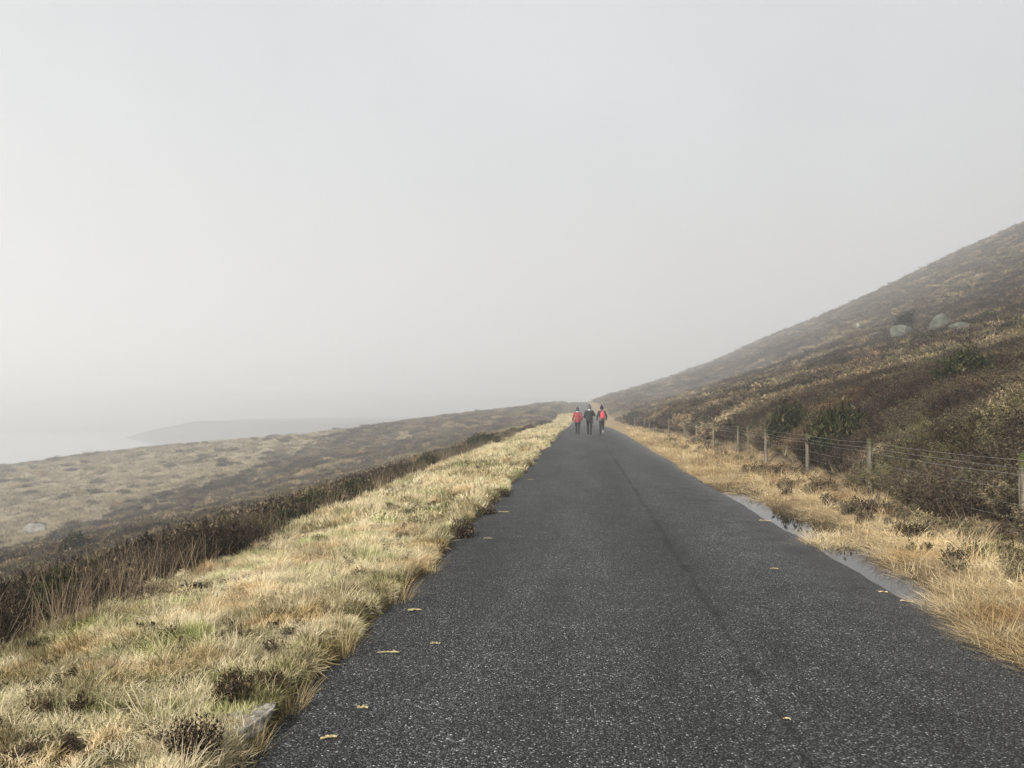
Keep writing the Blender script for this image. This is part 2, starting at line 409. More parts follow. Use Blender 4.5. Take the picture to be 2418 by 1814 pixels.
def road_mat():
    m, nt, ns, ls, out = new_mat('chip_seal')
    p = ns.new('ShaderNodeBsdfPrincipled')
    tc = ns.new('ShaderNodeTexCoord'); pos = tc.outputs['Object']
    # stone chips pressed in bitumen
    v = ns.new('ShaderNodeTexVoronoi'); v.inputs['Scale'].default_value = 88; v.inputs['Randomness'].default_value = 1; ls.new(pos, v.inputs['Vector'])
    v.voronoi_dimensions = '2D'
    sep = ns.new('ShaderNodeSeparateColor'); ls.new(v.outputs['Color'], sep.inputs[0])
    chip = ramp(ns, [(0, (.006, .006, .006)), (.38, (.018, .0185, .0175)), (.58, (.043, .046, .046)), (.80, (.094, .099, .098)), (.96, (.16, .166, .163)), (.994, (.46, .46, .45))])
    ls.new(sep.outputs[0], chip.inputs[0])
    gap = ns.new('ShaderNodeMapRange'); gap.inputs['From Min'].default_value = .30; gap.inputs['From Max'].default_value = .62
    gap.inputs['To Min'].default_value = 1; gap.inputs['To Max'].default_value = .0
    ls.new(v.outputs['Distance'], gap.inputs[0])
    mx = ns.new('ShaderNodeMix'); mx.data_type = 'RGBA'; mx.inputs['A'].default_value = (.012, .012, .013, 1)
    ls.new(gap.outputs[0], mx.inputs['Factor']); ls.new(chip.outputs[0], mx.inputs['B'])
    # broad wear along the wheel tracks, patches
    mp = ns.new('ShaderNodeMapping'); mp.inputs['Scale'].default_value = (1.1, .16, 1); ls.new(pos, mp.inputs[0])
    n1 = ns.new('ShaderNodeTexNoise'); n1.inputs['Scale'].default_value = 1.0; n1.inputs['Detail'].default_value = 5; ls.new(mp.outputs[0], n1.inputs['Vector'])
    n2 = ns.new('ShaderNodeTexNoise'); n2.inputs['Scale'].default_value = 2.6; n2.inputs['Detail'].default_value = 6; ls.new(pos, n2.inputs['Vector'])
    w = math_n(ns, ls, 'MULTIPLY_ADD', n1.outputs[0], 1.9, -.45)
    w = math_n(ns, ls, 'MULTIPLY_ADD', n2.outputs[0], .95, w)
    # dark joint between two passes of the paver: wanders along x ~ 1.05
    sx = ns.new('ShaderNodeSeparateXYZ'); ls.new(pos, sx.inputs[0])
    mp2 = ns.new('ShaderNodeMapping'); mp2.inputs['Scale'].default_value = (0, .5, 0); ls.new(pos, mp2.inputs[0])
    n3 = ns.new('ShaderNodeTexNoise'); n3.inputs['Scale'].default_value = 1.2; n3.inputs['Detail'].default_value = 4; ls.new(mp2.outputs[0], n3.inputs['Vector'])
    jx = math_n(ns, ls, 'MULTIPLY_ADD', n3.outputs[0], .16, .95)
    jd = math_n(ns, ls, 'ABSOLUTE', math_n(ns, ls, 'SUBTRACT', sx.outputs['X'], jx))
    jd = math_n(ns, ls, 'MULTIPLY_ADD', n2.outputs[0], .12, jd)
    jr = ns.new('ShaderNodeMapRange'); jr.inputs['From Min'].default_value = .050; jr.inputs['From Max'].default_value = .115
    jr.inputs['To Min'].default_value = .30; jr.inputs['To Max'].default_value = 1; ls.new(jd, jr.inputs[0])
    w = math_n(ns, ls, 'MULTIPLY', w, jr.outputs[0])
    # paler worn wheel paths either side of the crown
    wp = math_n(ns, ls, 'COSINE', math_n(ns, ls, 'MULTIPLY_ADD', sx.outputs['X'], 3.49, .84))
    w = math_n(ns, ls, 'MULTIPLY', w, math_n(ns, ls, 'MULTIPLY_ADD', wp, .13, 1.0))
    mul = ns.new('ShaderNodeVectorMath'); mul.operation = 'SCALE'; ls.new(mx.outputs['Result'], mul.inputs[0]); ls.new(w, mul.inputs['Scale'])
    ls.new(mul.outputs[0], p.inputs['Base Color'])
    # damp band near the gutter
    wet = ns.new('ShaderNodeMapRange'); wet.inputs['From Min'].default_value = 1.7; wet.inputs['From Max'].default_value = 2.75
    wx = math_n(ns, ls, 'MULTIPLY_ADD', n2.outputs[0], .7, math_n(ns, ls, 'SUBTRACT', sx.outputs['X'], .35)); ls.new(wx, wet.inputs[0])
    rr = math_n(ns, ls, 'MULTIPLY_ADD', wet.outputs[0], -.38, .74); ls.new(rr, p.inputs['Roughness'])
    p.inputs['Specular IOR Level'].default_value = .32
    hb = math_n(ns, ls, 'SUBTRACT', 1.0, v.outputs['Distance'])
    hb = math_n(ns, ls, 'MULTIPLY_ADD', sep.outputs[1], .35, hb)
    b = ns.new('ShaderNodeBump'); b.inputs['Strength'].default_value = 1.0; b.inputs['Distance'].default_value = .009
    ls.new(hb, b.inputs['Height']); ls.new(b.outputs[0], p.inputs['Normal'])
    ls.new(p.outputs[0], out.inputs['Surface'])
    return m
M['road'] = road_mat()

def ground_mat():
    m, nt, ns, ls, out = new_mat('moorland_ground')
    p = ns.new('ShaderNodeBsdfPrincipled'); p.inputs['Roughness'].default_value = .95; p.inputs['Specular IOR Level'].default_value = .1
    at = ns.new('ShaderNodeAttribute'); at.attribute_name = 'soil'
    tc = ns.new('ShaderNodeTexCoord')
    n1 = ns.new('ShaderNodeTexNoise'); n1.inputs['Scale'].default_value = 5; n1.inputs['Detail'].default_value = 9; n1.inputs['Roughness'].default_value = .7
    ls.new(tc.outputs['Object'], n1.inputs['Vector'])
    n2 = ns.new('ShaderNodeTexNoise'); n2.inputs['Scale'].default_value = .35; n2.inputs['Detail'].default_value = 8; n2.inputs['Roughness'].default_value = .7
    ls.new(tc.outputs['Object'], n2.inputs['Vector'])
    f = math_n(ns, ls, 'MULTIPLY_ADD', n1.outputs[0], 1.2, .0)
    f = math_n(ns, ls, 'MULTIPLY_ADD', n2.outputs[0], .8, f)
    sc = ns.new('ShaderNodeVectorMath'); sc.operation = 'SCALE'; ls.new(at.outputs['Color'], sc.inputs[0]); ls.new(f, sc.inputs['Scale'])
    ls.new(sc.outputs[0], p.inputs['Base Color'])
    b = ns.new('ShaderNodeBump'); b.inputs['Strength'].default_value = .9; b.inputs['Distance'].default_value = .05
    ls.new(n1.outputs[0], b.inputs['Height']); ls.new(b.outputs[0], p.inputs['Normal'])
    ls.new(p.outputs[0], out.inputs['Surface'])
    return m
M['ground'] = ground_mat()

def water_mat(name, col, rough, wave, wscale, ior=1.33):
    m, nt, ns, ls, out = new_mat(name)
    p = ns.new('ShaderNodeBsdfPrincipled')
    p.inputs['Base Color'].default_value = (*col, 1); p.inputs['Roughness'].default_value = rough
    p.inputs['IOR'].default_value = ior; p.inputs['Specular IOR Level'].default_value = .5
    if wave:
        tc = ns.new('ShaderNodeTexCoord'); nz = ns.new('ShaderNodeTexNoise'); nz.inputs['Scale'].default_value = wscale
        ls.new(tc.outputs['Object'], nz.inputs['Vector'])
        b = ns.new('ShaderNodeBump'); b.inputs['Strength'].default_value = wave; b.inputs['Distance'].default_value = .01
        ls.new(nz.outputs[0], b.inputs['Height']); ls.new(b.outputs[0], p.inputs['Normal'])
    ls.new(p.outputs[0], out.inputs['Surface'])
    return m
M['puddle'] = water_mat('puddle_water', (.010, .008, .006), .01, .02, 9, 1.55)
M['lake'] = water_mat('lake_water', (.14, .15, .155), .08, .08, .5, 2.2)

# ------------------------------------------------------------------ ground sheet
def spread(a, b, first, grow):
    out = [a]; st = first
    while out[-1] < b: out.append(out[-1] + st); st *= grow
    return out
xs = [-v for v in spread(8, 1500, .22, 1.045)][::-1] + list(np.arange(-7.85, 7.9, .13)) + spread(8, 430, .22, 1.045)
ys = [-v for v in spread(2, 90, .4, 1.15)][::-1] + list(np.arange(-1.7, 2, .3)) + list(np.arange(2, 20, .13)) + spread(20, 1500, .16, 1.018)
xs, ys = np.array(xs), np.array(ys)
GX, GY = np.meshgrid(xs, ys)
GZ = terrain(GX, GY)
nv = GX.size; nx_, ny_ = len(xs), len(ys)
idx = np.arange(nv).reshape(ny_, nx_)
quads = np.stack([idx[:-1, :-1], idx[:-1, 1:], idx[1:, 1:], idx[1:, :-1]], -1).reshape(-1, 4)
ground = mesh_obj('ground', np.stack([GX, GY, GZ], -1).reshape(-1, 3), quads, M['ground'], smooth=True)
tag(ground, 'rough brown moorland ground beside and beyond the road', 'ground', kind='structure')

def band_grass(x, y):
    """1 where pale grass takes over from heather on the left moor"""
    w = 9 * (fbm(x, y, 22, 80, 3) - .5) * 2
    far = sstep(-44 + w, -54 + w, x)
    rim = sstep(195, 235, np.hypot(x, y) + 40 * (fbm(x, y, 60, 81, 3) - .5))
    patch = sstep(.60, .66, fbm(x, y, 16, 82, 3)) * (x < -7)
    return np.clip(np.maximum(far * (1 - .85 * rim), .9 * patch), 0, 1)

def hill_grass(x, y):
    """0..1 where straw shows between the hillside heather"""
    stretch = fbm(x * .8, y * .35, 9, 90, 4)
    return sstep(.56, .70, stretch)

C_str, C_bro, C_hea, C_tan = np.array([.16, .13, .065]), np.array([.075, .052, .034]), np.array([.060, .042, .031]), np.array([.24, .20, .13])
gl = band_grass(GX, GY)[..., None]; gr = hill_grass(GX, GY)[..., None]
c_left = C_hea * (1 - gl) + C_tan * gl
c_right = C_hea * 1.2 * (1 - .6 * gr) + C_tan * .6 * gr
verge_m = (sstep(-4.4, -3.9, GX))[..., None]
c_left = c_left * (1 - verge_m) + C_str * .5 * verge_m
rv = (1 - sstep(5.0, 6.4, GX + .6 * (fbm(GX, GY, 1.5, 91, 2) - .5)))[..., None]
c_right = c_right * (1 - rv) + np.array([.26, .19, .10]) * rv
csoil = np.where((GX > .6)[..., None], c_right, c_left)
csoil = np.where(((np.hypot(GX, GY) > 370) & (GX < .6))[..., None], C_hea * .8, csoil)      # dark heath across the lake
wetm = ((GX > 2.4) & (GX < 4.0) & (GY > 5.5) & (GY < 18))[..., None] * (1 - sstep(-.03, .035, GZ))[..., None]
csoil = csoil * (1 - .72 * wetm)                                        # soaked black peat round the puddle
csoil = np.concatenate([csoil, np.ones_like(csoil[..., :1])], -1).reshape(-1, 4).astype(np.float32)
ca = ground.data.color_attributes.new('soil', 'FLOAT_COLOR', 'POINT')
ca.data.foreach_set('color', csoil.ravel())

# ------------------------------------------------------------------ road
ry = np.array(list(np.arange(-30, 2, .5)) + list(np.arange(2, 24, .09)) + spread(24, 460, .12, 1.02))
u = np.array([0, .006, .02, .05, .1, .16, .22, .28, .34, .4, .46, .52, .58, .64, .7, .76, .82, .87, .91, .95, .98, .994, 1])
EL, ER = road_edge_l(ry), road_edge_r(ry)
RX = EL[:, None] + (ER - EL)[:, None] * u[None, :]
RY = np.repeat(ry[:, None], len(u), 1)
RZ = road_surf(RX, RY)
RZ[:, 0] -= .10; RZ[:, -1] -= .10                 # the slab's crumbled edge turns down
RZ[:, 1] -= .012; RZ[:, -2] -= .012
idx = np.arange(RX.size).reshape(RX.shape)
quads = np.stack([idx[:-1, :-1], idx[:-1, 1:], idx[1:, 1:], idx[1:, :-1]], -1).reshape(-1, 4)
road = mesh_obj('road', np.stack([RX, RY, RZ], -1).reshape(-1, 3), quads, M['road'], smooth=True)
tag(road, 'narrow dark grey chip sealed road running into the mist', 'road', kind='structure')

# ------------------------------------------------------------------ water
def flat_patch(name, outline, z, mat, label, cat):
    bm = bmesh.new()
    f = bm.faces.new([bm.verts.new((x, y, z)) for x, y in outline])
    bmesh.ops.triangulate(bm, faces=[f])
    me = bpy.data.meshes.new(name); bm.to_mesh(me); bm.free(); me.materials.append(mat)
    o = bpy.data.objects.new(name, me); COL.objects.link(o)
    return tag(o, label, cat, kind='structure')
pl = [(2.25 + .25 * math.sin(k * 1.7), 5.6 + k * .52) for k in range(21)]
pr = [(3.75 + .1 * math.sin(k * 1.3), 5.6 + k * .52) for k in range(21)]
flat_patch('puddle', pl + pr[::-1], WATER_Z, M['puddle'], 'still dark puddle in the gutter along the right road edge', 'puddle')
flat_patch('lake', [(-1480, 40), (-90, 40), (60, 250), (60, 1480), (-1480, 1480)], LAKE_Z, M['lake'], 'pale grey lake fading into mist below the moor', 'lake')

CLEAR = []                        # ground kept free of heather: (x, y, radius)
# ------------------------------------------------------------------ rocks
def rock_mesh(seed, mat, sub=3, flat=0):
    rd = random.Random(seed)
    bm = bmesh.new(); bmesh.ops.create_icosphere(bm, subdivisions=sub, radius=.5)
    cuts = []
    for k in range(13):
        nrm = Vector((rd.gauss(0, 1), rd.gauss(0, 1), rd.gauss(0, .8))).normalized(); cuts.append((nrm, rd.uniform(.25, .42)))
    if flat: cuts.append((Vector((rd.gauss(0, .1), rd.gauss(0, .1), 1)).normalized(), flat))
    ph = [rd.uniform(0, 6) for _ in range(6)]
    for v in bm.verts:
        p = v.co
        for nrm, dd_ in cuts:
            e = p.dot(nrm) - dd_
            if e > 0: p -= nrm * e * .985
        q = p * 9
        p += p.normalized() * .018 * (math.sin(q.x + ph[0]) * math.sin(q.y + ph[1]) + math.sin(2.3 * q.z + ph[2]) * .7 + math.sin(2.1 * q.x - 1.7 * q.y + ph[3]) * .6)
    me = bpy.data.meshes.new('boulder'); bm.to_mesh(me); bm.free(); me.materials.append(mat)
    return me
rock_pale = [rock_mesh(s, M['rock']) for s in (1, 2, 3, 4)]
rock_dark = [rock_mesh(s, M['rockd']) for s in (11, 12, 13)]
def rock(name, sx, sy, wpx, hpx, me, label, cat='boulder', group=None, tilt=(0, 0, 0), depth=1.0, sink=.12):
    """wpx, hpx: size in the photograph; becomes metres at the rock's own distance"""
    p, t = on_ground(sx, sy)
    k = t * (1024 / 2418) / F_PX
    o = bpy.data.objects.new(name, me); COL.objects.link(o)
    o.scale = (wpx * k * 1.12, wpx * k * depth, hpx * k * 1.5)
    o.location = p + Vector((0, 0, hpx * k * (.5 - sink)))
    o.rotation_euler = tilt
    CLEAR.append((p.x - wpx * k * .25, p.y - wpx * k * .9, wpx * k * .7 + .4))
    return tag(o, label, cat, group)
G5 = lambda x, y: (1818 + x * .2712, 500 + y * .2712)
HB = 'granite boulders on the hillside'
hill_rocks = [
 ((1470, 1062), 50, 40, rock_dark[0], 'tall grey slab boulder right of the lone hillside tree', (0, .35, .3), 1.0),
 ((1660, 1060), 58, 22, rock_dark[1], 'low sloping slab lying right of the tall hillside boulder', (0, -.3, .1), .9),
 ((1140, 1112), 54, 28, rock_dark[2], 'broad mossy boulder just below the lone hillside tree', (.1, 0, .8), 1.0),
 ((930, 1108), 38, 14, rock_dark[0], 'low mossy boulder left of the broad one below the tree', (0, .1, 1.4), 1.0),
 ((785, 1012), 18, 10, rock_pale[0], 'pale rock on the hillside left of the lone tree', (0, -.3, .2), 1.0),
 ((1225, 912), 20, 7, rock_pale[1], 'pale flat rock just above the lone tree crown', (0, -.1, .5), 1.0),
 ((1415, 848), 16, 7, rock_pale[2], 'flat pale rock above the tall hillside boulder', (0, .1, .9), 1.0),
 ((1495, 796), 9, 9, rock_pale[3], 'upright pale stone higher up above the tall boulder', (0, .2, .2), 1.0),
 ((1140, 826), 6, 4, rock_pale[0], 'tiny pale stone high above the lone tree', (0, 0, .6), 1.0),
 ((850, 922), 7, 3, rock_pale[1], 'small pale stone up left of the lone tree', (0, 0, 1.1), 1.0),
 ((527, 1086), 8, 8, rock_pale[2], 'small upright stone far left along the hillside below the ridge', (0, .1, .4), 1.0),
 ((1882, 592), 11, 6, rock_pale[3], 'bright pale stone high on the hill right of the post row', (0, .2, .3), 1.0),
 ((1805, 587), 10, 10, rock_pale[0], 'grey upright stone beside the bright pale stone high on the hill', (0, -.2, 1.3), 1.0),
 ((2088, 522), 14, 6, rock_pale[1], 'white flat stone near the upper right hill edge', (0, 0, .3), 1.0),
 ((2145, 572), 10, 8, rock_pale[2], 'rounded pale stone below the white flat one at upper right', (0, .1, .2), 1.0),
 ((2060, 560), 7, 4, rock_pale[3], 'small pale stone left of the rounded one at upper right', (0, .1, .7), 1.0),
 ((2167, 512), 11, 7, rock_pale[0], 'grey stone at the far right above the rounded pale one', (0, .2, 1.7), 1.0),
 ((1577, 634), 11, 4, rock_pale[1], 'flat pale stone between the hillside posts', (0, -.4, .1), 1.0),
 ((1790, 660), 9, 4, rock_pale[2], 'flat stone low under the grey upright stone', (0, -.2, .4), 1.0),
 ((1985, 760), 24, 9, rock_dark[1], 'dark low boulder at the right edge under the pale stones', (0, .1, .6), 1.0),
]
for i, (g, w, h, me, lab, tl, dp) in enumerate(hill_rocks):
    sx, sy = G5(*g); rock('boulder', sx, sy, w, h, me, lab, 'boulder', HB, tl, dp)
G8 = lambda x, y: (1400 + x * .2712, 800 + y * .2712)
rock('boulder', *G8(1160, 470), 21, 12, rock_pale[3], 'pale blocky boulder on the lower ridge beyond the fence', 'boulder', HB, (0, -.2, .4))
rock('boulder', *G8(1070, 466), 13, 5, rock_pale[1], 'flat pale stone left of the blocky boulder on the lower ridge', 'boulder', HB, (0, -.1, .9))
rock('boulder', *G8(1110, 358), 6, 4, rock_pale[0], 'tiny pale stone above the blocky boulder on the lower ridge', 'boulder', HB, (0, 0, .3))
rock('boulder', 86, 1262, 46, 22, rock_pale[2], 'grey boulder with a pale flat top on the left moor', 'boulder', None, (0, .08, .3), .8)
p, t = on_ground(560, 1722)
st = bpy.data.objects.new('verge_stone', rock_mesh(31, M['pale_rock'], 4, .2)); COL.objects.link(st)
st.location = p + Vector((.0, 0, .012)); st.scale = (.27, .50, .16); st.rotation_euler = (.03, .02, -.5)
tag(st, 'flat pale weathered stone in the grass at the near road edge', 'stone')
STONE = p

# ------------------------------------------------------------------ lone tree on the hill
random.seed(55)
p, t = on_ground(*G5(1262, 1066))
k = t * (1024 / 2418) / F_PX
tree = empty('hawthorn_tree', p, 0, 'small dark windswept tree alone among hillside boulders', 'tree')
tr = MB(); cr_ = MB()
CLEAR.append((p.x, p.y, 44 * k * .4))
S = 56 * k                                     # overall height in metres
tips = []
def branch(p0, d, L, r, lv):
    p1 = p0 + d * L * .5 + Vector((random.gauss(0, .05), random.gauss(0, .05), 0)) * L
    p2 = p1 + (d + Vector((-.12, 0, .12))).normalized() * L * .5
    tr.tube([p0, p1, p2], [r, r * .8, r * .55], 6)
    if lv == 0: tips.append((p2, L)); return
    for q in range(3 if lv > 1 else 4):
        nd = (d + Vector((random.gauss(-.25, .55), random.gauss(0, .5), random.gauss(.08, .35)))).normalized()
        branch(p1.lerp(p2, random.uniform(.2, 1)), nd, L * random.uniform(.55, .8), r * .5, lv - 1)
branch(Vector((0, 0, -.2)), Vector((-.25, 0, 1)).normalized(), S * .42, S * .05, 3)
branch(Vector((-.05, 0, -.1)), Vector((-.75, .1, .8)).normalized(), S * .40, S * .04, 2)
for (q, L) in tips:
    for j in range(60):
        c = q + Vector((random.gauss(0, .5), random.gauss(0, .5), random.gauss(0, .4))) * L * .8
        d = Vector((random.gauss(0, 1), random.gauss(0, 1), random.gauss(.2, 1))).normalized(); s_ = d.orthogonal().normalized()
        Lf = S * random.uniform(.04, .075)
        cr_.add([c - s_ * Lf * .35, c + s_ * Lf * .35, c + d * Lf], [(0, 1, 2)], random.random() * .8)
tr.build('trunk', M['bark'], tree); cr_.build('crown', M['thorn'], tree, attr=True)

# ------------------------------------------------------------------ plants: source meshes
def blade_tuft(nb, h, rad, lean, w, droop=.5, seg=3, flat=0.0):
    b = MB()
    for k in range(nb):
        an = random.uniform(0, 6.283); rr = rad * math.sqrt(random.random())
        p = Vector((rr * math.cos(an), rr * math.sin(an), -.01))
        an2 = an + random.gauss(0, .7)
        d = Vector((math.cos(an2), math.sin(an2), 0))
        side = Vector((-d.y, d.x, 0)); L = h * random.uniform(.55, 1.15); l0 = lean * random.uniform(.2, 1.3); ww = w * random.uniform(.6, 1.2)
        dr = droop * random.uniform(.4, 1.5)
        if random.random() < flat: l0 = 1.35; dr *= .3
        vs = []; q = p.copy(); ang = l0
        for s in range(seg + 1):
            t = s / seg; wd = ww * (1 - t) ** .6 * .5
            if s < seg: vs += [q - side * wd, q + side * wd]
            else: vs.append(q.copy())
            q = q + (d * math.sin(ang) + Vector((0, 0, 1)) * math.cos(ang)) * (L / seg)
            q.z = max(q.z, .004 + .012 * random.random())
            ang += dr / seg * (1 + t)
        fs = [(2 * s, 2 * s + 1, 2 * s + 3, 2 * s + 2) for s in range(seg - 1)] + [(2 * seg - 2, 2 * seg - 1, 2 * seg)]
        b.add(vs, fs, random.random())
    return b

def sprig_bush(ns_, h, rad, leaf, nl, dome=.35, straw=.0, up=.6):
    """a low shrub of upright twigs set with tiny leaves"""
    b = MB()
    for k in range(ns_):
        an = random.uniform(0, 6.283); rr = rad * math.sqrt(random.random())
        hh = h * random.uniform(.6, 1.1) * (1 - dome * (rr / rad) ** 2)
        base = Vector((rr * .55 * math.cos(an), rr * .55 * math.sin(an), -.03))
        tip = Vector((rr * math.cos(an) + random.gauss(0, .12) * rad, rr * math.sin(an) + random.gauss(0, .12) * rad, hh))
        bc = random.random() * (1 - straw)
        st = Vector((random.gauss(0, 1), random.gauss(0, 1), 0)).normalized() * leaf * .12
        b.add([base - st, base + st, tip], [(0, 1, 2)], bc * .4)
        for j in range(nl):
            t = random.uniform(.30, 1.0)
            c = base.lerp(tip, t) + Vector((random.gauss(0, .5), random.gauss(0, .5), random.gauss(0, .3))) * leaf
            d = Vector((random.gauss(0, 1), random.gauss(0, 1), up + random.random())).normalized()
            s = d.cross(Vector((random.gauss(0, 1), random.gauss(0, 1), random.gauss(0, 1)))).normalized()
            L = leaf * random.uniform(.7, 1.5)
            b.add([c - s * L * .22, c + s * L * .22, c + d * L], [(0, 1, 2)], min(1, max(0, bc + random.gauss(0, .12) + (.8 if random.random() < straw else 0))))
    return b

def variants(fn, name, mat, n):
    return [fn().build(name, mat, link=False, attr=True) for _ in range(n)]

V = {}
V['verge_near'] = variants(lambda: blade_tuft(36, .082, .060, .85, .0042, 1.4, 3, .25), 'verge_tuft', M['verge'], 5)
V['verge_mid'] = variants(lambda: blade_tuft(30, .09, .11, .85, .011, 1.2, 2, .2), 'verge_tuft', M['verge'], 4)
V['verge_tall'] = variants(lambda: blade_tuft(46, .20, .05, .6, .0040, 1.2), 'verge_tuft', M['verge'], 4)
V['straw_long'] = variants(lambda: blade_tuft(34, .30, .12, .9, .0050, 2.4, 4, .35), 'straw_tuft', M['straw'], 5)
V['straw_flat'] = variants(lambda: blade_tuft(30, .24, .16, 1.35, .0042, .2, 3, .9), 'straw_litter', M['straw'], 5)
V['straw_mid'] = variants(lambda: blade_tuft(30, .22, .18, .95, .012, 1.6, 3, .3), 'straw_tuft', M['straw'], 4)
V['heather'] = variants(lambda: sprig_bush(170, .40, .30, .021, 20), 'heather_sprigs', M['heather'], 5)
V['heather_far'] = variants(lambda: sprig_bush(110, .36, .36, .062, 9, .5), 'heather_sprigs', M['heather'], 5)
V['moor'] = variants(lambda: blade_tuft(60, .38, .22, .55, .016, 1.1, 2), 'moor_tuft', M['moor'], 4)
V['stalk'] = variants(lambda: blade_tuft(9, .78, .16, .22, .0042, .35, 4), 'stalk_tuft', M['stalk'], 5)
V['bramble'] = variants(lambda: blade_tuft(7, .55, .25, .8, .006, 1.7, 5), 'dead_stem', M['stalk'], 4)

def scatter(name, P, rot, scl, tint, vs, label, cat):
    """one plant cover: points carry turn, size and tint; geometry nodes set a plant on each"""
    n = len(P)
    me = bpy.data.meshes.new(name); me.vertices.add(n); me.vertices.foreach_set('co', np.asarray(P, dtype=np.float32).ravel())
    def at(nm, ty, dt, key, a):
        t = me.attributes.new(nm, ty, 'POINT'); t.data.foreach_set(key, np.ascontiguousarray(a, dtype=dt).ravel())
    at('rot', 'FLOAT_VECTOR', np.float32, 'vector', rot); at('scl', 'FLOAT_VECTOR', np.float32, 'vector', scl)
    at('tint', 'FLOAT', np.float32, 'value', np.clip(tint, 0, 1)); at('pick', 'INT', np.int32, 'value', rng.integers(0, len(vs), n))
    o = bpy.data.objects.new(name, me); COL.objects.link(o)
    ng = bpy.data.node_groups.new(name, 'GeometryNodeTree')
    ng.interface.new_socket('Geometry', in_out='INPUT', socket_type='NodeSocketGeometry')
    ng.interface.new_socket('Geometry', in_out='OUTPUT', socket_type='NodeSocketGeometry')
    N, L = ng.nodes, ng.links
    gi, go = N.new('NodeGroupInput'), N.new('NodeGroupOutput')
    ip = N.new('GeometryNodeInstanceOnPoints'); jn = N.new('GeometryNodeJoinGeometry')
    for v in vs:
        oi = N.new('GeometryNodeObjectInfo'); oi.inputs['Object'].default_value = v; oi.inputs['As Instance'].default_value = True
        L.new(oi.outputs['Geometry'], jn.inputs[0])
    def na(nm, ty):
        a = N.new('GeometryNodeInputNamedAttribute'); a.data_type = ty; a.inputs['Name'].default_value = nm; return a.outputs['Attribute']
    er = N.new('FunctionNodeEulerToRotation'); L.new(na('rot', 'FLOAT_VECTOR'), er.inputs[0])
    L.new(gi.outputs[0], ip.inputs['Points']); L.new(jn.outputs[0], ip.inputs['Instance'])
    ip.inputs['Pick Instance'].default_value = True
    L.new(na('pick', 'INT'), ip.inputs['Instance Index']); L.new(er.outputs[0], ip.inputs['Rotation']); L.new(na('scl', 'FLOAT_VECTOR'), ip.inputs['Scale'])
    L.new(ip.outputs[0], go.inputs[0])
    md = o.modifiers.new('plants', 'NODES'); md.node_group = ng
    return tag(o, label, cat, kind='stuff')

def cleared(x, y):
    k = np.ones(len(x), bool)
    for cx, cy2, r in CLEAR: k &= ~((x - cx) ** 2 + ((y - cy2) * .38) ** 2 < r * r)
    return k
def rots(n, tilt=.12):
    return np.stack([rng.normal(0, tilt, n), rng.normal(0, tilt, n), rng.uniform(0, 6.283, n)], -1)
def combed(x, y, scale, tilt, seed):
    """turn about Z, then lean the way the wind and feet have laid the grass"""
    n = len(x)
    az = 12.6 * fbm(x, y, scale, seed, 2); tl = tilt * (.3 + 1.4 * fbm(x, y, scale * .6, seed + 5, 2)) * rng.uniform(.5, 1.4, n); ph = rng.uniform(0, 6.283, n)
    ux, uy = np.cos(az), np.sin(az); c, s = np.cos(tl), np.sin(tl); k = 1 - c
    cz, sz = np.cos(ph), np.sin(ph)
    T = [[c + ux * ux * k, ux * uy * k, uy * s], [ux * uy * k, c + uy * uy * k, -ux * s], [-uy * s, ux * s, c]]
    m = [[T[i][0] * cz + T[i][1] * sz, -T[i][0] * sz + T[i][1] * cz, T[i][2]] for i in range(3)]
    return np.stack([np.arctan2(m[2][1], m[2][2]), -np.arcsin(np.clip(m[2][0], -1, 1)), np.arctan2(m[1][0], m[0][0])], -1)
def scl3(s, sz): return np.stack([s, s, sz], -1)
def logu(a, b, n): return a * (b / a) ** rng.random(n)
def seen(x, y, lo=-.92, hi=.72):
    """keep what the camera or a neighbour of it could see"""
    a = np.arctan2(x, y + 3.0)
    return (a > lo) & (a < hi)

def puddle_clear(x, y):
    return terrain(x, y) > WATER_Z + .006

# ---- left verge: tussocky short grass
def verge(name, vs, n, y0, y1, base, label, x0=-4.35, pw=1.0, tall=False):
    y = logu(y0, y1, n); e = road_edge_l(y)
    t = rng.random(n) ** pw
    x = (e - .01) + (x0 - e) * t
    dens = fbm(x, y, .55, 101, 3)
    keep = rng.random(n) < (.18 + 1.0 * sstep(.38, .6, dens))
    if tall: keep = dens > .56
    keep &= ~(((x - STONE.x) ** 2 / .055 + (y - STONE.y + .05) ** 2 / .10) < 1)
    x, y, dens = x[keep], y[keep], dens[keep]
    z = terrain(x, y)
    sc = base * (1 + y / 60) * rng.uniform(.7, 1.25, len(x))
    g = fbm(x, y, .8, 102, 3); g2 = fbm(x, y, 4.0, 103, 3)
    g = .5 * g + .5 * fbm(x, y, .28, 104, 2)
    tint = .76 + 2.7 * (g - .5) + 1.0 * (g2 - .5) + rng.normal(0, .24, len(x))
    hgt = sc * (.25 + 1.5 * dens) * (1 - .25 * (x > e[keep] - .12))
    scatter(name, np.stack([x, y, z], -1), combed(x, y, .5, .62, 160), scl3(sc, hgt), tint, vs, label, 'grass')
verge('verge_grass', V['verge_near'], 22000, 1.6, 18, .86, 'straw coloured tussocky grass on the near left verge')
verge('verge_grass', V['verge_mid'], 13000, 11, 160, 1.0, 'pale straw grass on the left verge farther along the road')
verge('verge_grass', V['verge_tall'], 750, 2.0, 26, .95, 'taller straw tufts standing up in the left verge', pw=1.6, tall=True)

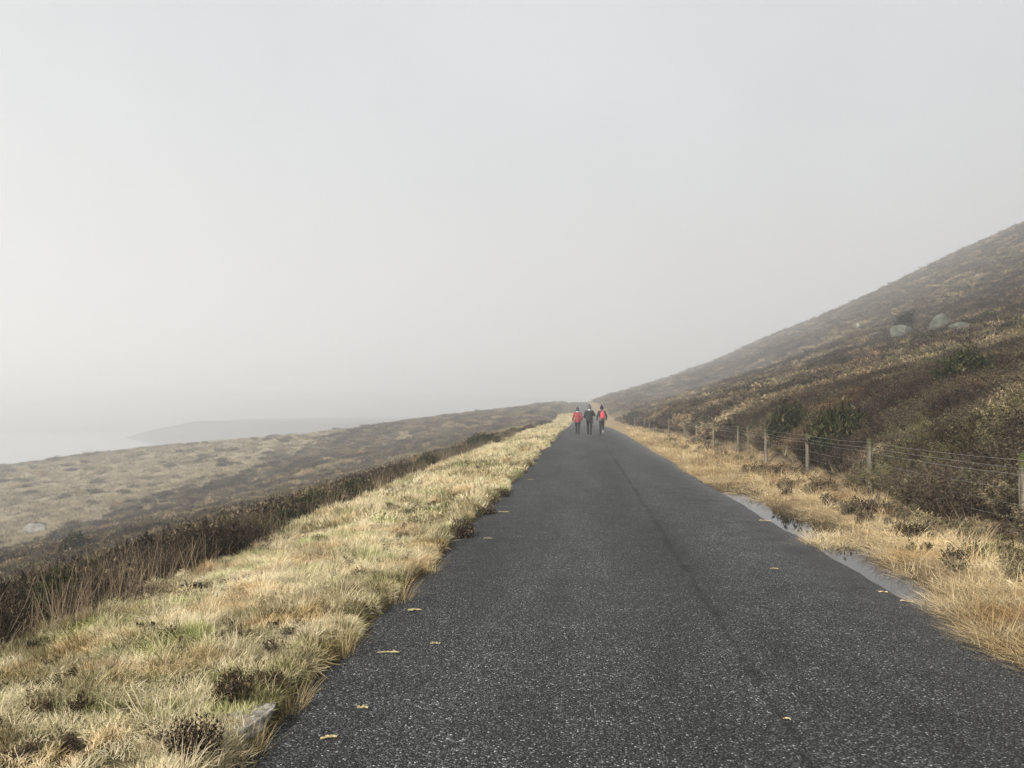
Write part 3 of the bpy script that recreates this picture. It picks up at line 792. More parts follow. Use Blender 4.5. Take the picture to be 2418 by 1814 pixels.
n = 520
y = logu(2.5, 60, n); x = ROAD_L - .05 - rng.random(n) * 2.7
k = fbm(x, y, .9, 105, 2) > .52
x, y = x[k], y[k]
V['weed'] = variants(lambda: sprig_bush(26, .13, .09, .028, 9, .4), 'weed_sprigs', M['heather'], 4)
sw_ = rng.uniform(.3, .75, len(x)) * (1 + y / 45)
scatter('dark_weeds', np.stack([x, y, terrain(x, y)], -1), rots(len(x), .4), scl3(sw_, sw_ * .9), rng.uniform(.0, .75, len(x)), V['weed'], 'dark withered weeds scattered through the left verge grass', 'weeds')

n = 1100
y = logu(6, 60, n); x = 3.6 + rng.random(n) * 2.0
k = rng.random(n) < .12 + .9 * sstep(.45, .6, fbm(x, y, 1.1, 106, 2)) * sstep(3.6, 5, x)
x, y = x[k], y[k]
sw_ = rng.uniform(.6, 1.7, len(x)) * (1 + y / 160)
scatter('dark_weeds', np.stack([x, y, terrain(x, y)], -1), rots(len(x), .3), scl3(sw_, sw_), rng.uniform(.0, .9, len(x)), V['weed'], 'brown heather sprigs growing through the straw by the fence', 'weeds')

# ---- ragged fringe creeping over the broken road edge
n = 6500
y = logu(1.8, 80, n); e = road_edge_l(y)
x = e + .13 * sstep(.42, .75, fbm(0 * y, y, .7, 107, 3)) * rng.random(n) - .20 * rng.random(n)
z = np.maximum(terrain(x, y), road_surf(x, y) - .02)
s = rng.uniform(.5, 1.1, n) * (1 + y / 60)
scatter('verge_grass', np.stack([x, y, z], -1), combed(x, y, .4, .9, 162), scl3(s, s * .75), .52 + 2.4 * (fbm(x, y, .35, 108, 2) - .5) + rng.normal(0, .25, n), V['verge_near'], 'ragged brown grass fringe creeping over the left road edge', 'grass')

# ---- left hedge line of heather and the moor beyond
def heather_field(name, vs, x, y, size, tint, label, zsink=.02, hs=1.0):
    z = terrain(x, y) - zsink
    n = len(x)
    s = size * rng.uniform(.65, 1.3, n)
    scatter(name, np.stack([x, y, z], -1), rots(n, .14), scl3(s, hs * np.sqrt(np.maximum(s, .4)) * rng.uniform(.8, 1.2, n)), tint, vs, label, 'heather')

n = 2300
y = logu(2.6, 90, n); w = fbm(0 * y, y, 3.5, 110, 3)
x = -4.05 - .7 * w - rng.random(n) ** 1.1 * (1.1 + 1.2 * w)
k = rng.random(n) < (.05 + .95 * sstep(.49, .58, fbm(x, y, 2.3 + y * .05, 111, 3)))
x, y = x[k], y[k]
heather_field('heather', V['heather'], x, y, .10 + 1.35 * fbm(x, y, 1.1, 112, 3) + y / 160, .13 + .9 * (fbm(x, y, 1.3, 113, 3) - .45) + rng.normal(0, .16, len(x)), 'dark leggy heather along the outer edge of the left verge', hs=.95)

n = 30000
d = logu(6, 330, n); a = rng.uniform(-.90, -.01, n)
x, y = d * np.sin(a), d * np.cos(a)
k = cleared(x, y) & (x < -5.2) & (rng.random(n) < .35 + .65 * sstep(-5.2, -9, x)) & (np.hypot(x, y) < 420)
gr_ = band_grass(x, y)
hk = k & (rng.random(n) > gr_ * .96)
xx, yy = x[hk], y[hk]; dd = np.hypot(xx, yy)
heather_field('heather', V['heather_far'], xx, yy, .85 + dd / 62, .36 + 1.3 * (fbm(xx, yy, 4.5, 115, 4) - .48) + .4 * (fbm(xx, yy, 25, 116, 2) - .5) + rng.normal(0, .34, len(xx)), 'brown heather clumps covering the moor below the road')
n = 38000
d = logu(8, 330, n); a = rng.uniform(-.90, -.01, n)
x, y = d * np.sin(a), d * np.cos(a)
gk = (x < -5.4) & (rng.random(n) < .22 + .78 * band_grass(x, y))
xx, yy = x[gk], y[gk]; dd = np.hypot(xx, yy); s = .8 + dd / 70
s = s * rng.uniform(.7, 1.3, len(xx))
scatter('moor_grass', np.stack([xx, yy, terrain(xx, yy) - .03], -1), rots(len(xx), .2), scl3(s, np.sqrt(s) * .95), .60 + .9 * (fbm(xx, yy, 5, 117, 4) - .5) + .5 * (fbm(xx, yy, 26, 118, 2) - .5) + rng.normal(0, .26, len(xx)), V['moor'], 'pale tan moor grass in bands above the lake', 'grass')

# ---- dead stalks standing in front of the hedge
n = 520
y = logu(3.0, 55, n); x = -3.92 - rng.random(n) * .75
k = fbm(x, y, .7, 120, 2) > .38
x, y = x[k], y[k]
rt = rots(len(x), .1); rt[:, 1] -= .22
scatter('dead_stalks', np.stack([x, y, terrain(x, y)], -1), rt, scl3(np.ones(len(x)) * (.8 + y / 60), rng.uniform(.3, .95, len(x))), rng.random(len(x)), V['stalk'], 'tall thin dead grass stalks leaning over the left verge edge', 'grass')

# ---- right verge: collapsed straw
def right_verge(name, vs, n, y0, y1, xa, xb, base, label, litter=False, thr=.0, hz=1.0):
    y = logu(y0, y1, n); e = road_edge_r(y)
    x = e + xa + rng.random(n) ** (1.35 if litter else 1.0) * (xb - xa)
    z = terrain(x, y)
    dry = z > WATER_Z + .004
    mat_ = fbm(x, y * .55, .8, 130, 3)
    keep = np.where(dry, True, (mat_ > .67) if litter else False) & (rng.random(n) < .35 + 1.1 * sstep(.36, .56, mat_)) & (fbm(x, y, 1.4, 131, 2) > thr)
    x, y, z = x[keep], y[keep], np.maximum(z[keep], WATER_Z - .004)
    s = base * (1 + y / 55) * rng.uniform(.7, 1.3, len(x))
    tint = .66 + 1.7 * (fbm(x, y, .8, 132, 3) - .5) + .7 * (fbm(x, y, 4, 133, 2) - .5) - .25 * sstep(4.6, 6.2, x) + rng.normal(0, .22, len(x))
    scatter(name, np.stack([x, y, z], -1), rots(len(x), .08) if litter else combed(x, y, .7, .55, 170), scl3(s, s * hz), tint, vs, label, 'grass')
right_verge('straw_litter', V['straw_flat'], 8000, 3.5, 60, .0, 2.2, .8, 'flattened yellow straw lying along the gutter and puddle', True)
right_verge('dry_grass', V['straw_long'], 3600, 4, 34, .95, 4.6, .85, 'long bleached grass slumped around the wire fence', thr=.44, hz=.58)
right_verge('dry_grass', V['straw_mid'], 5200, 22, 170, .15, 2.6, .6, 'yellow straw strip at the right road edge farther along', thr=.40)

# ---- right hillside
n = 47000
d = logu(8, 520, n); a = rng.uniform(.008, .70, n)
x, y = d * np.sin(a), d * np.cos(a)
k = cleared(x, y) & (x > 5.45 + .5 * sstep(14, 24, y)) & (rng.random(n) < .12 + .88 * sstep(5.5, 7.4, x))
x, y = x[k], y[k]; dd = np.hypot(x, y)
gg = hill_grass(x, y)
near = dd < 34
hk = rng.random(len(x)) > .55 * gg
tint = .33 + 1.1 * (fbm(x, y, 1.3, 144, 2) - .5) + 1.5 * (fbm(x, y, 5, 140, 4) - .5) + .6 * (fbm(x * .8, y * .3, 14, 141, 3) - .5) + .25 * gg + rng.normal(0, .26, len(x))
s1 = hk & near; s2 = hk & ~near
heather_field('heather', V['heather'], x[s1], y[s1], 1.05 + .75 * fbm(x[s1], y[s1], 3, 142, 2) + dd[s1] / 70, tint[s1], 'brown heather on the bank just behind the wire fence', hs=1.0)
heather_field('heather', V['heather_far'], x[s2], y[s2], .95 + .5 * fbm(x[s2], y[s2], 6, 145, 2) + dd[s2] / 60, tint[s2], 'brown heather covering the hillside above the fence')
n = 16000
d = logu(9, 500, n); a = rng.uniform(.008, .70, n)
x, y = d * np.sin(a), d * np.cos(a)
gk = cleared(x, y) & (x > 5.6) & (rng.random(n) < .10 + .8 * hill_grass(x, y) + .25 * (np.hypot(x, y) < 28))
x, y = x[gk], y[gk]; dd = np.hypot(x, y); s = (.55 + dd / 80) * rng.uniform(.7, 1.3, len(x))
scatter('hill_grass', np.stack([x, y, terrain(x, y) + .10 * np.minimum(s, 2)], -1), rots(len(x), .3), scl3(s, np.sqrt(s)), .42 + .8 * (fbm(x, y, 3, 143, 3) - .5) + rng.normal(0, .16, len(x)), V['moor'], 'tan grass wisps among the hillside heather', 'grass')
n = 420
d = logu(9, 45, n); a = rng.uniform(.1, .66, n); x, y = d * np.sin(a), d * np.cos(a)
k = x > 5.0
x, y = x[k], y[k]
scatter('dead_stems', np.stack([x, y, terrain(x, y) + .12], -1), rots(len(x), .4), scl3(1 + y / 60, rng.uniform(.7, 1.3, len(x))), rng.random(len(x)), V['bramble'], 'bent pale dead stems poking out of the bank behind the fence', 'stems')
# ------------------------------------------------------------------ wire fence on the right
FX = 5.40
def y_at_fence(sx):
    d = ray(sx, 960); return FX * d[1] / d[0]
fence = empty('wire_fence', (FX, 15, float(terrain(FX, 15.))), 0, 'wire stock fence on weathered round posts along the right verge', 'fence')
def post_mesh(h, r, seed):
    rd = random.Random(seed); b = MB()
    zs = [-.35, 0, .25, .5, .75, h - .12, h - .02, h]
    cx = cy_ = 0
    pts, rr = [], []
    for z in zs:
        pts.append((cx, cy_, z)); rr.append((r * rd.uniform(.93, 1.05), r * rd.uniform(.9, 1.02)))
        cx += rd.gauss(0, .004); cy_ += rd.gauss(0, .004)
    rr[-1] = (rr[-1][0] * .86, rr[-1][1] * .86)
    b.tube(pts, rr, 12)
    return b
posts = [(2412, 1.20, .075, .02, -.01), (2052, 1.19, .047, .0, .01), (1906, 1.18, .048, -.015, .0), (1808, 1.18, .045, .02, .01), (1752, 1.16, .046, .035, .05),
         (1742, 1.17, .044, .0, -.01), (1685, 1.19, .042, -.01, .02), (1644, 1.17, .045, .01, 0), (1617, 1.15, .044, .03, 0), (1579, 1.16, .046, .0, 0),
         (1545, 1.20, .05, .06, 0), (1533, 1.14, .045, .0, 0), (1521, 1.17, .047, .0, 0), (1505, 1.15, .045, .02, 0), (1498, 1.15, .046, 0, 0)]
post_y = []
for i, (sx, h, r, lx, ly) in enumerate(posts):
    yy_ = y_at_fence(sx); post_y.append(yy_)
    fx = FX + (.22 if i == 4 else 0)
    o = post_mesh(h, r, i + 40).build('post', M['post'], fence, smooth=False)
    o.location = Vector((fx, yy_, -.17 + float(roadz(yy_)))) - fence.location
    o.rotation_euler = (ly, lx, random.uniform(0, 6))
yb = y_at_fence(2412) - 5.1
post_y2 = [yb] + [v for i, v in enumerate(post_y) if i != 4]
o = post_mesh(1.2, .05, 99).build('post', M['post'], fence); o.location = Vector((FX, yb, -.17)) - fence.location
for k, dz in enumerate([.045, .146, .222, .41, .60, .77, .95]):
    pts = []
    for i in range(len(post_y2) - 1):
        a, b_ = post_y2[i], post_y2[i + 1]
        for t in (0, .17, .33, .5, .67, .83):
            yv = a + (b_ - a) * t
            pts.append((FX - .05 - fence.location.x + .004 * math.sin(i * 3 + k), yv - fence.location.y, 1.01 - dz + float(roadz(yv)) - .035 * 4 * t * (1 - t) * (.4 + .6 * math.sin(i * 2.3 + k) ** 2) - fence.location.z))
    w = MB(); w.tube(pts, .0021 if k < 3 else .0018, 4); w.build('wire', M['wire'], fence)
net = MB()
yv = post_y2[0]
while yv < 34:
    zt, zb = 1.01 - .222 - .015, 1.01 - .96
    net.tube([(FX - .05 - fence.location.x, yv - fence.location.y, zt - fence.location.z), (FX - .05 - fence.location.x + random.gauss(0, .004), yv + random.gauss(0, .012) - fence.location.y, zb - fence.location.z)], .0009, 3, cap=False)
    yv += .30
tag(net.build('netting', M['wire'], fence), kind='stuff')

# ------------------------------------------------------------------ fence climbing the hill
hp = [(1430, 660, 24), (1530, 605, 16), (1635, 592, 18), (1690, 580, 26), (1780, 556, 14), (1940, 486, 22), (2045, 450, 18), (2130, 432, 26)]
pts0 = [on_ground(1818 + x * .2712, 500 + y * .2712) for x, y, h in hp]
hf = empty('hill_fence', pts0[0][0], 0, 'row of pale bare posts climbing the misty hillside', 'fence')
for i, (p, t) in enumerate(pts0):
    o = post_mesh(1.35 * (1.25 if i in (0, 3, 7) else 1), .075, 70 + i).build('post', M['post'], hf)
    o.location = p - hf.location; o.rotation_euler = (random.gauss(0, .05), random.gauss(0, .05), 0)

# ------------------------------------------------------------------ gorse and heather shrubs that stand out
def bush_variant(kind, seed):
    random.seed(seed)
    if kind == 'gorse': b = sprig_bush(330, .95, .55, .085, 15, .55, .02, .9)
    else: b = sprig_bush(170, .30, .19, .024, 13, .25, .07, .8)
    fol = b.build('foliage', M['gorse'] if kind == 'gorse' else M['heath_own'], link=False, attr=True).data
    s = MB()
    for k in range(9):
        an = k * .7 + random.random(); r = (.42 if kind == 'gorse' else .12)
        h = (.62 if kind == 'gorse' else .2) * random.uniform(.7, 1.1)
        s.tube([(0, 0, -.12), (r * .4 * math.cos(an), r * .4 * math.sin(an), h * .5), (r * math.cos(an), r * math.sin(an), h)], [.022, .014, .006] if kind == 'gorse' else [.008, .005, .002], 5)
    stems = s.build('stems', M['bark'], link=False).data
    return fol, stems
gv = [bush_variant('gorse', 200 + i) for i in range(4)]
hv = [bush_variant('heather', 220 + i) for i in range(3)]
def bush(name, sx, sy, wpx, hpx, var, label, cat, group, line=None):
    p, t = on_ground(sx, sy)
    if line:
        d = ray(sx, sy); t = line / d[0]
        p = Vector((line, d[1] * t, float(terrain(line, d[1] * t))))
    k = t * (1024 / 2418) / F_PX
    W, H = wpx * k, hpx * k
    base = (1.1, .95) if cat == 'gorse' else (.36, .30)
    if cat == 'gorse' and not line: H *= 1.45; W *= 1.15
    e = empty(name, p, random.uniform(0, 6), label, cat, group)
    e.scale = (W / base[0], W / base[0], H / base[1] * 1.05)
    for nm, me in (('foliage', var[0]), ('stems', var[1])):
        o = bpy.data.objects.new(nm, me); COL.objects.link(o); o.parent = e
GL, GRP = 'gorse bushes along the left verge', 'gorse bushes on the right bank'
for i, a_ in enumerate([
 (1143, 1066, 84, 34, 'largest dark gorse bush in the left roadside line, mid distance', GL),
 (1010, 1086, 58, 36, 'small gorse bush just nearer than the largest one on the left', GL),
 (1213, 1030, 44, 20, 'rounded gorse bush beyond the largest one on the left', GL),
 (1250, 1017, 34, 15, 'grey green gorse bush farther along the left verge', GL),
 (1287, 1003, 46, 14, 'farthest misty gorse bush on the left near the walkers', GL),
 (760, 1160, 120, 48, 'wide dark green gorse bush at the middle of the left verge line', GL),
 (850, 1165, 100, 38, 'low gorse bush right of the wide dark one on the left', GL),
 (680, 1185, 80, 40, 'dark gorse bush left of the wide one in the roadside line', GL),
 (135, 1468, 110, 92, 'dark green gorse among dead stalks at the near left', GL),
 (178, 1318, 50, 34, 'small dark gorse bush showing above the heather at left', GL),
 (2288, 932, 104, 62, 'big black green gorse patch on the right hillside', GRP),
 (2345, 940, 70, 44, 'black green gorse bush at the right end of the big hillside patch', GRP),
 (2240, 905, 60, 36, 'gorse bush above the left end of the big hillside patch', GRP),
 (2200, 945, 40, 30, 'gorse bush down left of the big hillside patch', GRP),
 (2362, 1155, 44, 58, 'dark gorse bush beside the nearest fence post', GRP),
 (2182, 1248, 40, 28, 'small dark bush low in the straw under the fence wires', GRP),
 (1985, 1112, 130, 118, 'dark gorse clump left behind the mossy topped fence post', GRP),
 (1868, 1092, 100, 100, 'dark gorse clump between two posts above the puddle', GRP),
 (1783, 1078, 42, 42, 'rounded dark bush by the pair of fence posts', GRP),
 (1505, 985, 60, 30, 'gorse bush at the foot of the hill near the far posts', GRP),
 (2110, 1010, 46, 34, 'gorse bush on the bank above the mossy topped post', GRP),
]):
    sx, sy, w, h, lab, g = a_
    bush('gorse_bush', sx, sy, w, h, gv[i % 4], lab, 'gorse', g, -4.75 if g == GL and i != 9 else (6.15 if 'post' in lab or 'fence' in lab else None))
n = 260
d = logu(13, 190, n); a = rng.uniform(.03, .64, n); x, y = d * np.sin(a), d * np.cos(a)
k = (x > 6.6) & cleared(x, y) & (fbm(x, y, 13, 150, 2) > .5)
x, y, d = x[k], y[k], d[k]
sg = rng.uniform(.45, 1.1, len(x)) * (1 + d / 130)
V['gorse'] = [bpy.data.objects.new('gorse_sprigs', g_[0]) for g_ in gv]
scatter('low_gorse', np.stack([x, y, terrain(x, y) - .05], -1), rots(len(x), .1), scl3(sg, sg * rng.uniform(.45, .8, len(x))), rng.random(len(x)), V['gorse'], 'low dark gorse growing through the hillside heather', 'gorse')
HG = 'heather clumps at the left road edge'
for i, (sx, sy, w, h, lab) in enumerate([
 (1092, 1284, 60, 56, 'dark heather clump overhanging the left road edge, middle distance'),
 (1150, 1228, 44, 34, 'small dark heather clump beyond the larger one at the road edge'),
 (548, 1676, 74, 76, 'blackish heather clump behind the pale verge stone'),
 (455, 1800, 120, 84, 'dark heather clump at the bottom left below the pale stone'),
 (1185, 1180, 40, 26, 'low dark heather clump far up the left road edge'),
 (640, 1640, 60, 50, 'brown heather clump in the straw right of the blackish one'),
 ]):
    bush('heather_clump', sx, sy, w, h, hv[i % 3], lab, 'heather', HG)
TG = 'straw tussocks at the left road edge'
for i, (sx, sy, hh, lab) in enumerate([
 (940, 1440, .42, 'fan of pale straw leaning at the left road edge'),
 (800, 1560, .40, 'upright blond straw tussock beside the road, lower left'),
 (680, 1690, .26, 'brown straw tussock right of the pale verge stone'),
 (575, 1795, .20, 'small spiky tussock on the road edge at the bottom'),
 (1010, 1370, .34, 'rusty straw tussock beyond the pale fan at the road edge'),
 ]):
    random.seed(300 + i)
    p, t = on_ground(sx, sy)
    b = blade_tuft(150, hh, .09, .5, .0034, .8, 4)
    o = b.build('grass_tussock', M['tuft_own'], attr=True); o.location = p; tag(o, lab, 'grass', TG)

# ------------------------------------------------------------------ leaves and straw on the road
random.seed(77)
def scrap(name, sx, sy, L, W, rz, label, mat, cat, lobes=4):
    p, t = on_road(sx, sy)
    z = float(road_surf(np.array(p.x), np.array(p.y))) + .006
    b = MB(); L *= .5; W *= .8; n_ = 9
    top = []; bot = []
    for i in range(n_):
        u_ = i / (n_ - 1); x_ = (u_ - .5) * L
        wd = W * (math.sin(math.pi * (.08 + .84 * u_)) * random.choice((.25, .5, 1.0, 1.5)) + .05) * .5
        zc = .003 * math.sin(u_ * math.pi) + random.uniform(0, .004)
        top.append((x_, wd, zc + random.uniform(0, .006))); bot.append((x_, -wd * random.uniform(-.2, 1.2), zc))
    vs = top + bot; vs2 = [(a, b_, c + .002) for a, b_, c in vs]
    fs = [(i, i + 1, n_ + i + 1, n_ + i) for i in range(n_ - 1)]
    b.add(vs, [tuple(reversed(f)) for f in fs]); b.add(vs2, fs)
    o = b.build(name, mat); o.location = (p.x, p.y, z); o.rotation_euler = (0, 0, rz)
    tag(o, label, cat, 'scraps of leaf and straw on the road')
for a_ in [
 (776, 1733, .16, .05, .35, 'yellow ragged leaf lying nearest the bottom edge of the road'),
 (856, 1664, .12, .045, .0, 'yellow leaf scrap on the road, second from the bottom'),
 (1028, 1515, .13, .05, .2, 'yellow leaf scrap out on the tarmac right of the straw fan'),
 (917, 1533, .30, .03, .1, 'long thin straw scrap close to the left road edge'),
 (979, 1434, .22, .045, .25, 'pale leaf scrap beside the straw fan'),
 (1152, 1268, .22, .05, .0, 'pale straw scrap by the dark heather clump at the road edge'),
 (1190, 1206, .36, .04, .05, 'long pale straw scrap beyond the heather clump'),
 (1253, 1131, .30, .06, .15, 'farthest pale scrap on the left side of the road'),
]:
    scrap('leaf_scrap', *a_[:5], a_[5], M['leaf'], 'leaf')
for a_ in [
 (1806, 1224, .34, .06, -.5, 'yellow straw wisp on the road left of the puddle'),
 (1828, 1340, .15, .02, -.1, 'short pale straw on the road left of the puddle middle'),
 (2085, 1389, .16, .02, -.1, 'thin straw on the wet road below the puddle'),
 (2140, 1410, .2, .015, -.5, 'curved straw at the damp edge below the puddle end'),
 (1725, 1160, .5, .10, -.6, 'straw wisp at the far end of the puddle'),
 (1858, 1700, .08, .006, -.4, 'tiny straw in the middle of the near road'),
]:
    scrap('straw_scrap', *a_[:5], a_[5], M['straw_bit'], 'straw')

# ------------------------------------------------------------------ the three walkers
def cloth(name, c1, c2=None, rough=.85): return surf_mat(name, c1, c2 or c1, 9, rough, .25, 60, .2)
M['skin'] = surf_mat('skin', (.50, .31, .24), (.56, .36, .28), 20, .6)
M['black_cloth'] = cloth('black_trousers', (.010, .010, .011), (.018, .018, .019))
M['boot'] = cloth('dark_boot', (.014, .013, .012), (.03, .028, .026))
def remeshed(b, name, mat, parent, vox=.010, smooth=6):
    o = b.build(name, mat, parent, smooth=True)
    r = o.modifiers.new('remesh', 'REMESH'); r.mode = 'VOXEL'; r.voxel_size = vox; r.use_smooth_shade = True
    s = o.modifiers.new('smooth', 'SMOOTH'); s.factor = .5; s.iterations = smooth
    return o
def person(loc, H, label, pose, jacket, hem, hat, hatm, extra):
    """faces +Y (away), built for a 1.72 m figure and scaled"""
    root = empty('person', loc, pose.get('turn', 0), label, 'person', 'walkers on the road')
    root.scale = (H / 1.72,) * 3
    sw = pose.get('w', 1.0)
    hipz, shz = .90, 1.405
    legs = pose['legs']; arms = pose['arms']
    body = MB()
    # torso, neck, head
    body.limb([(0, 0, .90), (0, .005, 1.05), (0, .0, 1.22), (0, -.005, 1.38)], [(.155 * sw, .105), (.135 * sw, .095), (.155 * sw, .105), (.15 * sw, .085)])
    body.limb([(0, .0, 1.38), (0, .02, 1.52)], [.06, .052], 10)
    body.ball((0, .035, 1.605), (.076, .094, .112), 14, 10)
    body.limb([(0, .122, 1.60), (0, .140, 1.575)], [.010, .014], 6)                       # nose
    for s in (-1, 1): body.ball((s * .078, .025, 1.60), (.010, .018, .028), 8, 6)           # ears
    body.ball((0, .118, 1.535), (.022, .008, .007), 8, 6)                                   # lips
    joints = []
    for s, A in zip((-1, 1), legs):
        hip = Vector((s * .088 * sw, 0, hipz)); knee = Vector(A['knee']); ank = Vector(A['ankle']); toe = Vector(A['toe'])
        body.limb([hip, hip.lerp(knee, .5), knee], [.088, .074, .055]); body.limb([knee, knee.lerp(ank, .35), ank], [.054, .054, .036])
        body.limb([ank + Vector((0, -.03, -.03)), ank.lerp(toe, .6) + Vector((0, 0, -.01)), toe], [.036, .036, .026])
    for s, A in zip((-1, 1), arms):
        sh = Vector((s * .178 * sw, -.005, shz)); el = Vector(A['elbow']); wr = Vector(A['wrist'])
        body.limb([sh, sh.lerp(el, .5), el], [.052, .047, .040]); body.limb([el, el.lerp(wr, .4), wr], [.041, .039, .027])
        dr = (wr - el).normalized(); palm = wr + dr * .055
        fw = Vector((0, 1, 0)) - dr * dr.y; fw = fw.normalized() if fw.length > .2 else Vector((1, 0, 0))
        inw = dr.cross(fw).normalized() * (-s)
        body.limb([wr, palm], [(.030, .018), (.036, .017)], 10)
        for j, (off, ln) in enumerate(((.028, .062), (.010, .072), (-.010, .068), (-.028, .052))):
            q0 = palm + fw * off + dr * .012; q1 = q0 + dr * ln * .55 + inw * .006; q2 = q1 + dr * ln * .40 + inw * .020
            body.limb([q0, q1, q2], [.0088, .0082, .007], 6)
        t0 = wr + dr * .022 + fw * .026; t1 = t0 + fw * .026 + dr * .030; t2 = t1 + dr * .028 + inw * .008
        body.limb([t0, t1, t2], [.011, .010, .008], 6)
        joints.append((sh, el, wr))
    remeshed(body, 'body', M['skin'], root, .0062, 2)
    for s in (-1, 1):
        e = MB(); e.ball((s * .031, .119, 1.618), (.012, .007, .008), 8, 6); e.build('eye', M['black_cloth'], root, True)
    # trousers
    tr_ = MB()
    tr_.limb([(0, 0, 1.02), (0, -.008, .93), (0, -.004, .86)], [(.168 * sw, .118), (.178 * sw, .130), (.160 * sw, .112)])
    for s, A in zip((-1, 1), legs):
        hip = Vector((s * .088 * sw, 0, hipz)); knee = Vector(A['knee']); ank = Vector(A['ankle'])
        end = knee.lerp(ank, A.get('cuff', .97))
        tr_.limb([hip, hip.lerp(knee, .5), knee], [.104 * (.6 + .4 * sw), .088, .067]); tr_.limb([knee, knee.lerp(end, .35), end], [.066, .066, .052])
        bt = MB(); toe = Vector(A['toe'])
        bt.limb([ank + Vector((0, -.015, .07)), ank + Vector((0, -.02, -.02))], [.050, .050], 10)
        bt.limb([ank + Vector((0, -.035, -.035)), ank.lerp(toe, .6) + Vector((0, 0, -.012)), toe], [(.046, .042), (.048, .036), (.042, .028)], 10)
        remeshed(bt, 'boot', A.get('boot', M['boot']), root, .010, 3)
        if 'sock' in A:
            sk = MB(); sk.tube([end + Vector((0, 0, .02)), ank + Vector((0, 0, .05))], [.047, .046], 10); sk.build('sock', A['sock'], root, True)
    remeshed(tr_, 'trousers', M['black_cloth'], root, .011)
    # jacket
    jk = MB()
    jk.limb([(0, 0, hem), (0, -.005, hem + .12), (0, -.008, 1.18), (0, -.012, 1.30), (0, -.01, 1.40)],
            [(.195 * sw, .142), (.188 * sw, .138), (.186 * sw, .135), (.190 * sw, .128), (.150 * sw, .100)], 18)
    jk.limb([(-.13 * sw, -.008, 1.405), (0, -.008, 1.44), (.13 * sw, -.008, 1.405)], [.066, .075, .066], 10)
    for sh, el, wr in joints:
        jk.limb([sh, sh.lerp(el, .5), el], [.076, .070, .062]); jk.limb([el, el.lerp(wr, .45), wr.lerp(el, .04)], [.062, .056, .045])
    remeshed(jk, 'jacket', jacket, root, .011)
    # knitted hat with bobble
    ht = MB()
    ht.tube([(0, .028, 1.565), (0, .026, 1.63), (0, .02, 1.695), (0, .012, 1.735), (0, .006, 1.760)], [(.100, .114), (.106, .120), (.102, .114), (.082, .090), (.045, .048)], 16)
    ho = remeshed(ht, 'hat', hatm, root, .009, 4)
    tb = MB(); tb.ball((0, .0, 1.800 + hat * .3), (.047, .047, .045), 12, 9)
    bb = tb.build('bobble', extra['bobble'], ho, True)
    if 'scarf' in extra:
        sc_ = MB(); sc_.tube([(0, .01, 1.455), (0, .015, 1.50), (0, .02, 1.555)], [(.100, .098), (.092, .092), (.074, .080)], 14)
        remeshed(sc_, extra.get('scarf_name', 'scarf'), extra['scarf'], root, .010, 4)
    if 'hem' in extra:
        hm = MB(); hm.tube([(0, 0, hem - .11), (0, -.002, hem - .02), (0, -.004, hem + .10)], [(.180 * sw, .135), (.192 * sw, .146), (.196 * sw, .150)], 18)
        remeshed(hm, 'jumper_hem', extra['hem'], root, .012, 3)
    return root

def leg(kx, ky, kz, ax, ay, az, tx, ty, tz, **k): return dict(knee=(kx, ky, kz), ankle=(ax, ay, az), toe=(tx, ty, tz), **k)
def walker_spot(sx, sy):
    p, t = on_road(sx, sy); p.z = float(road_surf(np.array(p.x), np.array(p.y))) + .004; return p
gm = lambda n_, c: cloth(n_, c, tuple(v * 1.5 for v in c))
pA, pB, pC = walker_spot(1364, 1025), walker_spot(1392, 1026), walker_spot(1421, 1026)
person(pA, 1.62, 'walker in a red jacket and dark bobble hat, seen from behind', dict(w=1.08, turn=.02,
    legs=[leg(-.085, .10, .485, -.08, .16, .085, -.085, .31, .035), leg(.09, -.02, .47, .06, -.27, .17, .06, -.19, .045)],
    arms=[dict(elbow=(-.30, -.05, 1.14), wrist=(-.325, .03, .90)), dict(elbow=(.27, -.06, 1.13), wrist=(.27, .06, .93))]),
    gm('red_jacket', (.22, .042, .047)), .88, .0, gm('navy_hat', (.035, .035, .055)), dict(bobble=gm('navy_bobble', (.05, .05, .07)), scarf=gm('grey_scarf', (.32, .33, .37))))
person(pB, 1.74, 'walker in black jacket and grey bobble hat between the other two', dict(w=1.12, turn=-.03,
    legs=[leg(-.095, .13, .48, -.085, .22, .088, -.09, .37, .045), leg(.10, .03, .475, .085, -.24, .17, .085, -.17, .05)],
    arms=[dict(elbow=(-.30, -.06, 1.12), wrist=(-.25, .18, 1.02)), dict(elbow=(.33, -.05, 1.17), wrist=(.22, .19, 1.20))]),
    gm('black_jacket', (.016, .017, .021)), .92, .0, gm('grey_hat', (.075, .075, .068)), dict(bobble=gm('dark_bobble', (.035, .035, .033)), scarf=gm('pale_neck_warmer', (.42, .42, .40)), scarf_name='neck_warmer'))
C = person(pC, 1.73, 'walker in grey jacket and black bobble hat carrying a pink backpack', dict(w=.94, turn=.04,
    legs=[leg(-.08, .08, .48, -.07, .10, .085, -.075, .25, .035), leg(.075, -.01, .47, .065, -.22, .13, .07, -.10, .035, cuff=.72, sock=gm('pale_sock', (.60, .58, .55)), boot=gm('grey_boot', (.12, .115, .11)))],
    arms=[dict(elbow=(-.27, -.04, 1.13), wrist=(-.285, .05, .88)), dict(elbow=(.28, -.06, 1.14), wrist=(.27, .05, .93))]),
    gm('charcoal_jacket', (.030, .030, .036)), .97, .03, gm('black_hat', (.010, .010, .012)), dict(bobble=gm('black_bobble', (.010, .010, .012)), scarf=gm('grey_hood', (.11, .105, .115)), scarf_name='hood', hem=gm('grey_hem', (.10, .10, .115))))
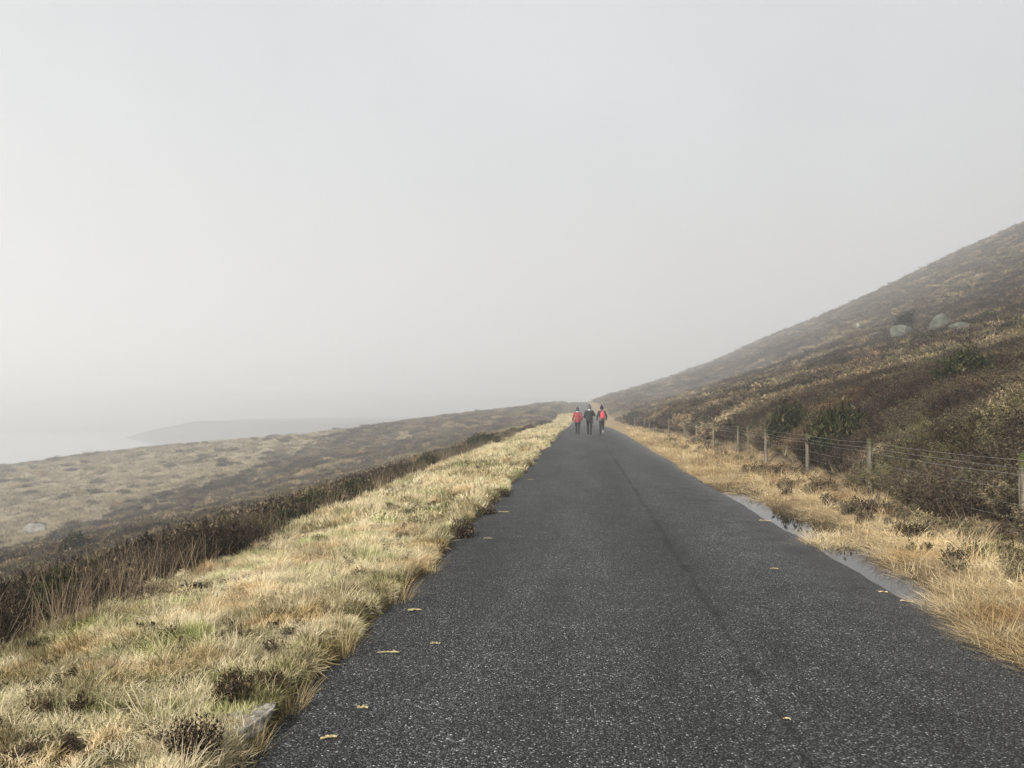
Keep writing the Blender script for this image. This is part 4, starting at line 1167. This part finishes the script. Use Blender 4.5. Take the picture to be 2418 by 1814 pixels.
# backpack worn by the third walker
kH = 1.73 / 1.72
bp = empty('backpack', pC + Vector((.045, -.20, 1.08)) * kH, .04, 'bright pink backpack on the right hand walker', 'backpack')
M['pink'] = cloth('pink_nylon', (.62, .05, .085), (.72, .08, .12), .55)
M['pinkd'] = cloth('dark_pink_trim', (.22, .02, .05), (.28, .03, .06), .6)
b = MB(); b.limb([(0, 0, -.02), (0, -.02, .10), (0, -.01, .22), (0, .02, .32)], [(.125, .085), (.135, .10), (.13, .09), (.075, .05)], 16)
remeshed(b, 'pack', M['pink'], bp, .010, 4)
b = MB(); b.limb([(0, -.09, .01), (0, -.10, .11)], [(.095, .035), (.085, .03)], 12); remeshed(b, 'pocket', M['pink'], bp, .010, 3)
b = MB(); b.tube([(0, .0, -.105), (0, -.0, -.06)], [(.105, .075), (.125, .09)], 14); b.build('base_panel', M['pinkd'], bp, True)
for s in (-1, 1):
    b = MB(); b.tube([(s * .07 - .04, .06, .30), (s * .09 - .04, .11, .355), (s * .11 - .04, .19, .375), (s * .125 - .04, .30, .33), (s * .13 - .04, .335, .22), (s * .15 - .04, .30, .08), (s * .165 - .04, .15, -.02), (s * .12, .05, -.04)], (.012), 6)
    b.build('strap', M['pinkd'], bp, True)

# ------------------------------------------------------------------ mist
hz = MB()
x0, x1, y0, y1, z0, z1 = -1700, 620, -140, 1750, -80, 128
hz.add([(x0, y0, z0), (x1, y0, z0), (x1, y1, z0), (x0, y1, z0), (x0, y0, z1), (x1, y0, z1), (x1, y1, z1), (x0, y1, z1)],
       [(3, 2, 1, 0), (4, 5, 6, 7), (0, 1, 5, 4), (1, 2, 6, 5), (2, 3, 7, 6), (3, 0, 4, 7)])
m, nt, ns, ls, out = new_mat('mist')
pv = ns.new('ShaderNodeVolumePrincipled')
pv.inputs['Color'].default_value = (.885, .892, .90, 1); pv.inputs['Density'].default_value = HAZE; pv.inputs['Anisotropy'].default_value = .25
ls.new(pv.outputs[0], out.inputs['Volume'])
m.cycles.homogeneous_volume = True
haze = hz.build('haze', m)
tag(haze, 'thick pale mist filling the whole landscape', 'mist', kind='stuff')
